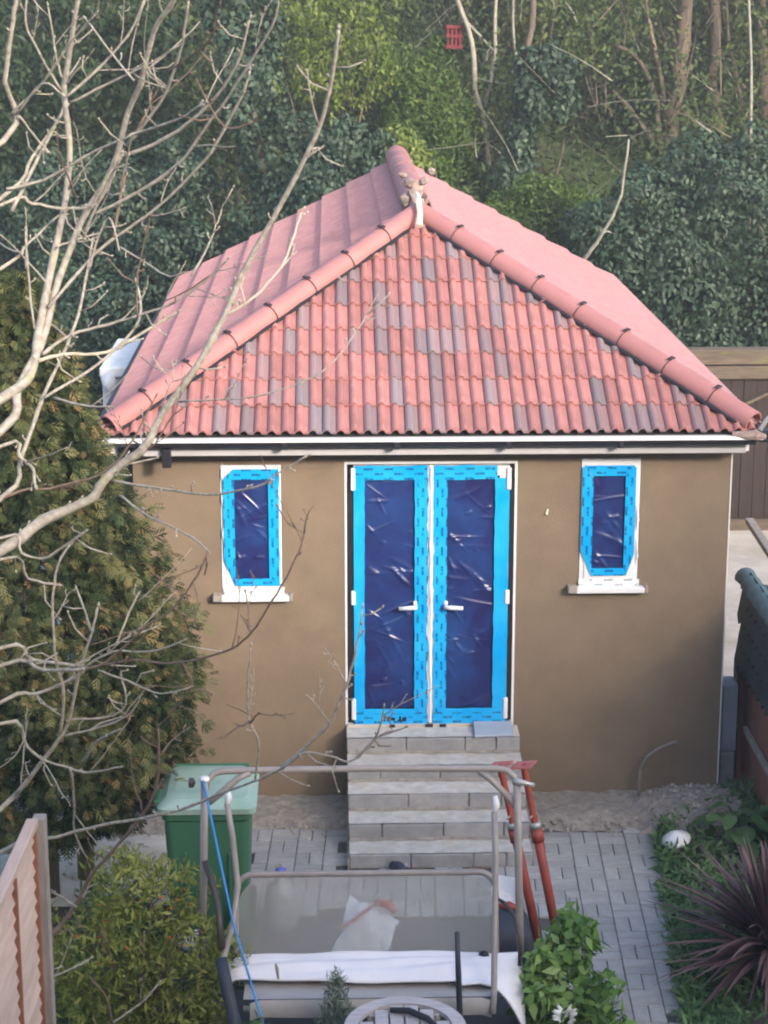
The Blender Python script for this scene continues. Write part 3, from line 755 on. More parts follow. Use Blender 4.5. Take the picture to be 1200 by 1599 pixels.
# ------------------------------------------------------------------ red steel props leaning on the steps
def prop(label, base, top):
    b = Vector(base); t = Vector(top); d = (t-b).normalized(); L = (t-b).length
    p = thing('steel_prop', label, 'prop', base, 'red steel props')
    j = b+d*(L*.66)
    MB().tube([b, j], .031, 12).build('outer_tube', M['redsteel'], p, smooth=True)
    MB().tube([j-d*.05, t+d*.001], .0225, 12, False).build('inner_tube', M['redsteel'], p, smooth=True)
    c = MB().tube([j-d*.10, j-d*.02], .042, 12).build('collar', M['redsteel'], p, smooth=True)
    MB().tube([j-d*.01, j+d*.03], .040, 10).build('collar_nut', M['galv'], p, smooth=True)
    s = d.cross(Vector((0, 0, 1))).normalized()
    MB().tube([j+d*.08-s*.07, j+d*.08+s*.05, j+d*.04+s*.07, j-d*.02+s*.06], .007, 6).build('pin', M['galv'], p)
    n = d; q = s.cross(n)
    V = []
    for zz in (0, .008):
        for a, c2 in ((-1,-1),(1,-1),(1,1),(-1,1)): V.append(t+s*a*.07+q*c2*.07+n*zz)
        for a, c2 in ((-1,-1),(1,-1),(1,1),(-1,1)): V.append(t+s*a*.016+q*c2*.016+n*zz)
    F = []
    for i in range(4):
        k = (i+1) % 4
        F += [(8+i, 8+k, 12+k, 12+i), (i, 4+i, 4+k, k), (i, k, 8+k, 8+i), (4+i, 12+i, 12+k, 4+k)]
    MB().add(V, F).build('head_plate', M['redplate'], p)
    MB().box((b.x-.07, b.y-.07, -.0+.02), (b.x+.07, b.y+.07, .03)).build('base_plate', M['redsteel'], p)
prop('red steel prop leaning over the steps, the left one of the pair', (1.325, 11.80, .03), (1.065, 11.92, 1.225))
prop('red steel prop leaning over the steps, the right one of the pair', (1.455, 11.80, .03), (1.215, 11.92, 1.225))

# ------------------------------------------------------------------ wheelie bin
bn = thing('wheelie_bin', 'green wheelie bin with faded lid beside the steps', 'bin', (-.82, 12.08, 0))
def loft(secs, n=6):
    """rounded rectangles (cx, cy, z, hx, hy, r) joined into a skin"""
    V = []; F = []; m = 0
    for (cx, cy, z, hx, hy, r) in secs:
        ring = []
        for qx, qy, a0 in ((1,1,0),(-1,1,90),(-1,-1,180),(1,-1,270)):
            for i in range(n):
                a = R(a0+90*i/(n-1)); ring.append((cx+qx*(hx-r)+r*math.cos(a), cy+qy*(hy-r)+r*math.sin(a), z))
        m = len(ring); V += ring
    for k in range(len(secs)-1):
        for i in range(m): F.append((k*m+i, k*m+(i+1) % m, (k+1)*m+(i+1) % m, (k+1)*m+i))
    F.append(tuple(range(m-1, -1, -1))); F.append(tuple((len(secs)-1)*m+i for i in range(m)))
    return MB().add(V, F)
bcx, bcy = -.82, 12.08
loft([(bcx,bcy,.04,.235,.23,.04),(bcx,bcy,.30,.25,.26,.045),(bcx,bcy,.92,.275,.30,.05),(bcx,bcy,.935,.29,.315,.05),(bcx,bcy,.98,.29,.315,.05)]).build('body', M['binbody'], bn, smooth=False)
lid = loft([(bcx,bcy,.982,.315,.335,.05),(bcx,bcy,1.02,.318,.34,.06),(bcx,bcy,1.035,.30,.32,.06),(bcx,bcy+.01,1.065,.26,.28,.08),(bcx,bcy+.02,1.075,.21,.22,.08)]).build('lid', M['binlid'], bn, smooth=False)
MB().tube([(bcx-.25,bcy+.35,1.0),(bcx-.24,bcy+.40,1.02),(bcx+.24,bcy+.40,1.02),(bcx+.25,bcy+.35,1.0)], .018, 8).build('handle', M['binbody'], bn, smooth=True)
MB().box((bcx-.345,bcy-.25,.98),(bcx-.30,bcy-.05,1.05)).build('lid_grip', M['binbody'], lid, .012)
for sx in (-1, 1):
    wx = bcx+sx*.26
    w = MB().lathe([(.0,-.02),(.09,-.022),(.1,-.012),(.1,.012),(.09,.022),(0,.02)], (wx, bcy+.26, .1), 18, Matrix.Rotation(R(90), 4, 'Y')).build('wheel', M['rubber'], bn)
for rx in (-.14, .14): MB().box((bcx+rx-.006, bcy-.30, .15), (bcx+rx+.006, bcy-.24, .70)).build('rib', M['binbody'], bn)

# ------------------------------------------------------------------ garden swing seat
sw = thing('swing_seat', 'taupe metal garden swing seat frame with grey mesh back, missing its canopy', 'swing seat', (.15, 10.8, 0))
TB = M['tube']
MB().tube([(-.765,10.9,1.50),(-.75,10.92,1.555),(-.71,10.945,1.592),(-.65,10.955,1.602),(.2,10.96,1.606),(.97,10.95,1.60),(1.02,10.94,1.592),(1.06,10.92,1.56),(1.073,10.9,1.51)], .0205, 12).build('top_bar', TB, sw, smooth=True)
MB().tube([(1.074,10.9,1.545),(1.10,10.9,.8),(1.13,10.9,-.02)], .0235, 12).build('leg', TB, sw, smooth=True)
MB().tube([(-.765,10.9,1.57),(-.785,10.9,.95),(-.83,10.9,-.02)], .0235, 12).build('leg', TB, sw, smooth=True)
MB().tube([(-.775,10.88,1.06),(-.735,10.83,.97),(-.69,10.72,.84),(-.665,10.55,.66)], [.018,.02,.021,.021], 10).build('leg', M['darktube'], sw, smooth=True)
MB().tube([(-.668,10.5,.62),(-.64,10.42,.52),(-.57,10.25,.30),(-.52,10.15,.02)], .037, 12).build('foam_sleeve', M['foam'], sw, smooth=True)
MB().tube([(.855,10.95,1.585),(.92,10.94,1.54),(1.03,10.92,1.43),(1.072,10.91,1.37)], .02, 10).build('brace', TB, sw, smooth=True)
MB().tube([(-.50,10.95,1.59),(-.57,10.94,1.56),(-.68,10.92,1.47),(-.745,10.91,1.42)], .02, 10).build('brace', TB, sw, smooth=True)
MB().lathe([(.027,0),(.03,.005),(.027,.02),(.012,.024)], (-.766,10.9,1.565), 12).build('end_cap', M['white'], sw, smooth=True)
MB().tube([(1.05,10.895,1.545),(1.085,10.875,1.545),(1.14,10.87,1.535),(1.17,10.88,1.52)], [.018,.022,.014,.018], 8).build('joint_bolt', M['galv'], sw, smooth=True)
MB().lathe([(.006,-.03),(.03,-.025),(.03,0),(.01,.012)], (-.83,10.88,1.56), 10, Matrix.Rotation(R(90), 4, 'Y')).build('knob', M['darktube'], sw)
for pts in ([(.945,10.9,1.45),(.955,10.88,1.40),(.94,10.87,1.35)], [(-.63,10.9,1.50),(-.625,10.88,1.46),(-.635,10.87,1.42)]):
    MB().tube(pts, [.016,.022,.014], 8).build('hook', M['white'], sw, smooth=True)
MB().tube([(.94,10.87,1.36),(.945,10.78,1.1),(.93,10.6,.72),(.915,10.42,.42),(.905,10.36,.32)], .019, 10).build('hanger', TB, sw, smooth=True)
MB().tube([(-.635,10.87,1.43),(-.605,10.85,1.22),(-.575,10.76,.95),(-.60,10.66,.78),(-.655,10.55,.60),(-.66,10.45,.42)], .018, 10).build('hanger', TB, sw, smooth=True)
# backrest: rounded tube frame with a mesh sling
def rrect(x0, x1, z0, z1, r, n=6):
    out = []
    for cx, cz, a0 in ((x1-r,z1-r,0),(x0+r,z1-r,90),(x0+r*.6,z0+r*.6,180),(x1-r*.6,z0+r*.6,270)):
        rr = r if a0 < 180 else r*.6
        out += [(cx+rr*math.cos(R(a0+90*i/n)), cz+rr*math.sin(R(a0+90*i/n))) for i in range(n+1)]
    return out
def byz(z): return 10.86+(z-.40)*.32      # the back leans away
loop = rrect(-.60, .965, .385, .905, .10)
bt = MB().tube([(x, byz(z), z) for x, z in loop]+[(loop[0][0], byz(loop[0][1]), loop[0][1])], .019, 10, False).build('back_frame', TB, sw, smooth=True)
inner = rrect(-.585, .95, .40, .89, .17)
V = [(x, byz(z)-.004, z) for x, z in inner]; V.append((.18, byz(.64)+.05, .64)); nI = len(inner)
MB().add(V, [(i, (i+1) % nI, nI) for i in range(nI)]).build('sling_back', M['sling'], sw, smooth=True)
MB().tube([(-.52,10.84,.41),(.93,10.84,.41)], .02, 10).build('seat_rail', TB, sw, smooth=True)
n = 24; V = []; F = []
for i in range(n+1):
    x = -.54+1.45*i/n
    for j in range(9):
        t = j/8; yy = 10.84-.42*t; V.append((x, yy, .40-.03*math.sin(t*math.pi)))
for i in range(n):
    for j in range(8): q = i*9+j; F.append((q, q+9, q+10, q+1))
MB().add(V, F).build('seat_sling', M['seatband'], sw, smooth=True)
fb = []
for i in range(25):
    t = i/24; x = -.50+1.40*t; d = .0 if .03 < t < .97 else -.02
    fb.append((x, 10.40, .385+d))
V = []; F = []
for i, (x, yy, z) in enumerate(fb):
    e = .012*math.sin(t*9); sag = .012*math.sin(math.pi*i/24)
    V += [(x, yy, z+.02), (x, yy-.02, z-.02-sag), (x, yy-.008, z-.085-sag)]
for i in range(24):
    for j in (0, 1): q = i*3+j; F.append((q, q+1, q+4, q+3))
MB().add(V, F).build('front_band', M['seatband'], sw, smooth=True)
MB().tube([(-.54,10.41,.345),(.0,10.405,.33),(.5,10.405,.33),(.90,10.41,.345)], .02, 10).build('front_rail', TB, sw, smooth=True)
for kx in (-.60, .875): MB().tube([(kx,10.83,.44),(kx+.012,10.80,.47),(kx+.01,10.79,.49)], [.028,.03,.014], 8).build('pivot_cap', M['black'], sw, smooth=True)
MB().tube([(.955,10.88,.80),(1.0,10.75,.83),(1.05,10.62,.80),(1.075,10.55,.70),(1.07,10.5,.55)], .012, 8).build('armrest', M['darktube'], sw, smooth=True)
# white cover folded over the seat, its right end hanging down
n = 60; m = 16; V = []; F = []
for i in range(n+1):
    t = i/n; x = -.685+1.80*t
    for j in range(m+1):
        s = j/m
        wid = .225+.05*math.sin(t*2.6)+(.06 if t > .78 else 0)
        y = 10.845-wid*s
        z = .455+.035*math.sin(s*math.pi)+.007*math.sin(x*5+s*16)+.004*math.sin(x*13+s*9)-.03*s
        if s < .12: z += .02
        if t > .86:
            k = (t-.86)/.14; z -= k*k*.30*s+.01; y -= .04*k*s
        if t < .05: z -= (.05-t)*1.2
        V.append((x, y, z))
for i in range(n):
    for j in range(m): q = i*(m+1)+j; F.append((q, q+1, q+m+2, q+m+1))
cv = MB().add(V, F).build('seat_cover', M['cloth'], None, smooth=True)
sm = cv.modifiers.new('thick', 'SOLIDIFY'); sm.thickness = .012
tag(cv, 'white cloth cover folded along the swing seat, one end hanging', 'cover')
tag(MB().tube([(-.772,10.875,1.575),(-.60,10.6,.80),(-.42,10.2,.37),(-.30,9.95,.02)], .0075, 6).build('blue_cord', M['rope'], None, smooth=True), 'taut bright blue cord tied to the swing frame top', 'cord')
tag(MB().tube([(.690,10.32,.86),(.70,10.31,.6),(.725,10.3,-.03)], [.014,.017,.019], 8).build('garden_stake', M['foam'], None, smooth=True), 'thin slate grey stake standing in front of the swing seat', 'stake')
tag(MB().tube([(-.335,10.42,.53),(-.342,10.415,.6),(-.348,10.41,.63)], [.008,.011,.007], 6).build('loose_twig', M['greywood'], None), 'short pale stick standing up behind the white seat cover', 'stick')

# things seen through the mesh back
MB().tube([(.05,11.45,-.02),(.2,11.5,.12),(.3,11.5,.18)], [.12,.14,.1], 8).build('sand_sack', M['foam'], thing('sand_sack', 'dark sack under the white carrier bag behind the mesh', 'sack', (.15, 11.5, 0)), smooth=True)
bg_ = thing('carrier_bag', 'white plastic carrier bag with a red printed line behind the mesh', 'bag', (.2, 11.8, .02))
V = []; F = []; n = 14
cor = [(-.02,11.32,.22),(.31,11.30,.20),(.40,11.50,.36),(.09,11.62,.47)]
for i in range(n+1):
    for j in range(n+1):
        s, t = i/n, j/n
        p = [(cor[0][k]*(1-s)+cor[1][k]*s)*(1-t)+(cor[3][k]*(1-s)+cor[2][k]*s)*t for k in range(3)]
        h = math.sin(s*math.pi)*math.sin(t*math.pi)
        V.append((p[0]+.02*wob(s*5, t*5), p[1], p[2]+.10*h+.03*wob(s*7+1, t*6, 1.5)))
for i in range(n):
    for j in range(n): q = i*(n+1)+j; F.append((q, q+n+1, q+n+2, q+1))
MB().add(V, F).build('sack', M['bagplastic'], bg_, smooth=True)
for k in range(9):
    a = Vector((.045, 11.36, .375)).lerp(Vector((.27, 11.47, .50)), k/8)
    MB().box((a.x-.011, a.y-.012, a.z-.004), (a.x+.009+.004*(k % 3), a.y+.014, a.z+.012)).build('print_mark', M['redprint'], bg_)
MB().tube([(.28,11.53,.45),(.33,11.5,.47),(.37,11.46,.43)], [.02,.03,.018], 8).build('red_patch', M['redprint'], bg_, smooth=True)
bt_ = thing('water_bottle', 'large cloudy plastic bottle with a blue cap behind the mesh', 'bottle', (-.36, 12.05, .02))
MB().lathe([(.0,0),(.10,.01),(.11,.05),(.11,.26),(.09,.32),(.035,.37),(.03,.40)], (-.36,12.05,.02), 18).build('body', M['clear'], bt_, smooth=True)
MB().lathe([(.036,0),(.038,.04),(.02,.05)], (-.36,12.05,.42), 14).build('cap', M['bluecap'], bt_, smooth=True)
bs = thing('rubble_sack', 'dark sack with a pale flap beside the right swing leg', 'sack', (1.12, 11.6, .02))
loft([(1.13,11.65,.02,.12,.16,.05),(1.13,11.65,.15,.14,.18,.06),(1.12,11.66,.26,.12,.15,.06),(1.12,11.68,.31,.08,.1,.04)]).build('sack', M['foam'], bs, smooth=True)
MB().add([(1.02,11.9,.22),(1.20,11.86,.20),(1.21,12.0,.40),(1.03,12.03,.42),(1.12,11.92,.27)], [(0,4,3),(4,2,3),(0,1,4),(1,2,4)]).build('flap', M['bagplastic'], bs)
MB().tube([(1.03,11.82,.28),(1.12,11.72,.34),(1.21,11.78,.27)], [.02,.03,.02], 8).build('red_fold', M['redsteel'], bs, smooth=True)
wp = [( -.87+random.uniform(-.08,.08), 11.55+random.uniform(-.06,.06), .05+random.uniform(0,.08)) for _ in range(8)]
bm = bmesh.new(); bmesh.ops.create_icosphere(bm, subdivisions=3, radius=.1, matrix=Matrix.Translation((-.90, 11.75, .10)) @ Matrix.Diagonal((1.2, .7, .6, 1)))
for v in bm.verts: v.co += Vector((wob(v.co.x*9, v.co.y*8, 3), wob(v.co.y*9, v.co.z*8, 3), wob(v.co.z*9, v.co.x*8, 3)))*.022
me = bpy.data.meshes.new('plastic_wrap'); bm.to_mesh(me); bm.free()
tag(link('plastic_wrap', me, M['bagplastic']), 'crumpled white plastic on the ground by the left swing leg', 'plastic wrap')

# ------------------------------------------------------------------ round table at the bottom edge
rt = thing('round_table', 'small round weathered wooden table at the bottom edge', 'table', (.375, 9.78, 0))
tc = Vector((.375, 9.775, .55)); RR = .335
V = []; F = []; n = 40
for r, z in ((RR, 0), (RR, .025), (RR-.075, .025), (RR-.075, 0)):
    for i in range(n): V.append((tc.x+r*math.cos(2*math.pi*i/n), tc.y+r*math.sin(2*math.pi*i/n), tc.z+z))
for k in range(4):
    for i in range(n): F.append((k*n+i, k*n+(i+1) % n, ((k+1) % 4)*n+(i+1) % n, ((k+1) % 4)*n+i))
MB().add(V, F).build('rim', M['lilacwood'], rt)
for k in range(6):
    x = -.21+.084*k; h = math.sqrt(max(0, (RR-.078)**2-(abs(x)+.037)**2))
    MB().box((tc.x+x-.037, tc.y-h, tc.z), (tc.x+x+.037, tc.y+h, tc.z+.018)).build('slat', M['lilacwood'], rt, .003)
for ax in (-1, 1):
    for ay in (-1, 1): MB().tube([(tc.x+ax*.18, tc.y+ay*.18, tc.z), (tc.x+ax*.24, tc.y+ay*.24, -.02)], .018, 8).build('leg', M['lilacwood'], rt)
tag(MB().tube([(.30,9.93,.59),(.40,9.90,.60),(.50,9.82,.595),(.56,9.70,.59)], [.016,.02,.018,.015], 8).build('trowel_handle', M['black'], None, smooth=True), 'dark curved stick lying on the round wooden table', 'stick')

# ------------------------------------------------------------------ white lamp and stacked block on the right
lm = thing('garden_lamp', 'small white garden lamp tipped over in the weeds', 'lamp', (2.47, 13.24, 0))
tl = Matrix.Rotation(R(-14), 4, 'Y') @ Matrix.Rotation(R(8), 4, 'X')
MB().lathe([(.0,.0),(.06,.002),(.078,.02),(.078,.075)], (2.47,13.22,.02), 20, tl).build('base', M['greywood'], lm, smooth=True)
MB().lathe([(.09,.0),(.108,.004),(.106,.02),(.055,.055),(.02,.075),(0,.078)], (2.466,13.22,.105), 20, tl).build('cap', M['white'], lm, smooth=True)
tag(MB().box((3.015,14.46,.30),(3.135,14.70,.84)).build('concrete_block', M['blue_slab'], None, .006), 'tall grey block standing on end by the right wall corner', 'block')
tag(MB().box((3.01,14.44,-.02),(3.125,14.72,.297)).build('concrete_block', M['concrete'], None, .008), 'short rough block under the tall grey block by the corner', 'block')

# ------------------------------------------------------------------ low tiled store on the right boundary
ls = thing('tiled_store', 'low brown boarded store with blue black tiled roof at the right edge', 'shed', (3.9, 13.5, 0))
for k in range(16):
    y1 = 14.62-.125*k
    MB().box((3.215, y1-.122, -.02), (3.24, y1, 1.02)).build('board', M['shedwood'], ls, .003)
MB().box((3.17, 14.60, -.02), (3.235, 14.67, 1.04)).build('post', M['shedwood'], ls, .004)
MB().box((3.135, 14.62, -.02), (3.165, 14.68, 1.0)).build('trim', M['greywood'], ls, .003)
MB().bar((3.19, 14.42, .50), (3.19, 12.6, .50), .035, .05).build('rail', M['greywood'], ls, .004)
MB().bar((3.195, 14.3, .03), (3.195, 12.6, .03), .04, .12).build('gravel_board', M['greywood'], ls, .004)
MB().box((3.24, 12.6, -.02), (4.6, 14.6, .95)).build('wall', M['shedwood'], ls)
PT = R(84)
for r in range(4):
    for c in range(14):
        q = MB(); w = .155
        # pointed tiles hung on the steep slope
        q.add([(0,0,.014),(w,0,.014),(w,.24,.004),(0,.24,.004),(w/2,-.05,.014),(0,0,0),(w,0,0),(w/2,-.05,0)], [(0,4,1),(0,1,2,3),(5,7,4,0),(7,6,1,4)])
        me = q.mesh('tile'); me.materials.append(M['slate'])
        o = link('tile', me, None, ls)
        mw = Matrix.Translation((3.135+.014*r, 14.66+.05*((r*7) % 3-1)-.155*c-(.0775 if r % 2 else 0), 1.02+.16*r)) @ Matrix.Rotation(R(-90), 4, 'Z') @ Matrix.Rotation(PT, 4, 'X')
        o.location = mw.translation-origin(ls); o.rotation_euler = mw.to_euler()
MB().add([(3.20,14.6,.97),(3.22,14.6,1.64),(3.9,14.6,1.5),(4.6,14.6,.95),(3.20,12.6,.97),(3.22,12.6,1.64),(3.9,12.6,1.5),(4.6,12.6,.95)], [(0,1,2,3),(4,7,6,5),(0,4,5,1),(1,5,6,2),(2,6,7,3)]).build('roof_deck', M['slate'], ls)
for k in range(9):
    y1 = 14.66-.22*k
    o = link('ridge_tile', capping(.235, .085, .058, -10, 190, 8).copy(), None, ls); o.data.materials[0] = M['slate_ridge']
    o.location = Vector((3.19, y1, 1.655))-origin(ls); o.rotation_euler = (0, 0, R(180))
tag(MB().bar((3.60, 16.5, 1.62), (3.58, 15.2, 1.58), .07, .05).build('timber_batten', M['greywood'], None, .004), 'pale grey timber batten propped behind the tiled store', 'batten')

# ------------------------------------------------------------------ boundary at the back: dark fence with sleepers on top
bf = thing('back_fence', 'dark brown boarded fence under two mossy sleepers behind the room', 'fence', (5.5, 22.2, 0))
for k in range(34):
    x = 1.2+.15*k+2.0
    MB().box((x, 22.15+.004*(k % 2), .05), (x+.147, 22.18+.004*(k % 2), 1.78)).build('board', M['darkwood'], bf, .004)
MB().box((3.0, 22.09, 1.78), (8.4, 22.30, 1.93)).build('sleeper', M['sleeper'], bf, .012)
MB().box((2.95, 22.10, 1.945), (8.4, 22.31, 2.12)).build('sleeper', M['sleeper'], bf, .012)
MB().bar((4.30, 22.12, 1.30), (5.45, 22.12, 1.85), .03, .09, (0, -1, 0)).build('brace', M['sleeper'], bf)
MB().box((3.0, 22.07, -.02), (8.4, 22.14, .13)).build('gravel_board', M['sleeper'], bf, .006)
lf = thing('rear_fence', 'grey timber fence behind the left of the room', 'fence', (-4, 22.2, 0))
for k in range(52):
    x = -8.4+.15*k
    MB().box((x, 22.2, 0), (x+.146, 22.22+.004*(k % 2), 1.6)).build('board', M['darkwood'], lf, .003)

# white plastic canopy corner left of the roof
wc = thing('plastic_canopy', 'white plastic canopy corner left of the red roof', 'canopy', (-2.1, 18.4, 0))
MB().box((-2.10, 17.9, 2.36), (-1.80, 19.4, 2.62)).build('panel', M['upvc'], wc, .01)
MB().box((-2.12, 17.86, 2.64), (-1.78, 19.42, 2.74)).build('rim', M['white'], wc, .015)
MB().tube([(-2.05,17.84,2.66),(-2.02,17.80,2.60),(-1.97,17.80,2.52)], [.06,.07,.04], 10).build('gutter_elbow', M['white'], wc, smooth=True)
for px_, py_ in ((-2.04, 18.0), (-1.86, 19.3)): MB().box((px_-.04, py_-.04, -.02), (px_+.04, py_+.04, 2.41)).build('post', M['white'], wc)

# left fence panel in the foreground
ff = thing('fence_panel', 'pink brown slatted fence panel in the bottom left corner', 'fence', (-1.62, 9.0, 0))
for k in range(20):
    z = .06+.086*k
    m4 = Matrix.Translation((-1.63, 0, z)) @ Matrix.Rotation(R(14), 4, 'Y')
    V = [(-1.705, 7.4, z), (-1.675, 7.4, z), (-1.697, 7.4, z+.074), (-1.712, 7.4, z+.074), (-1.622, 9.82, z), (-1.592, 9.82, z), (-1.614, 9.82, z+.074), (-1.629, 9.82, z+.074)]
    MB().add(V, [(0,1,2,3),(4,7,6,5),(0,4,5,1),(1,5,6,2),(2,6,7,3),(3,7,4,0)]).build('slat', M['fencewood'], ff)
for y in (9.78, 9.22, 8.65): MB().box((-1.61-(9.82-y)*.034, y-.014, .02), (-1.580-(9.82-y)*.034, y+.014, 1.735)).build('batten', M['fencetrim'], ff, .003)
MB().add([(-1.725,7.4,1.76),(-1.66,7.4,1.76),(-1.578,9.83,1.76),(-1.64,9.83,1.76),(-1.725,7.4,1.80),(-1.66,7.4,1.80),(-1.578,9.83,1.80),(-1.64,9.83,1.80)], [(0,3,2,1),(4,5,6,7),(0,1,5,4),(1,2,6,5),(2,3,7,6),(3,0,4,7)]).build('capping_rail', M['fencewood'], ff, .004)
MB().box((-1.615, 9.84, -.02), (-1.545, 9.92, 1.79)).build('post', M['greywood'], ff, .006)
mp_ = tag(MB().tube([(-1.76,12.96,-.03),(-1.755,12.96,.6),(-1.75,12.95,1.2)], [.062,.058,.055], 10).build('mossy_post', M['moss'], None, smooth=True), 'mossy green post standing under the conifer', 'post')
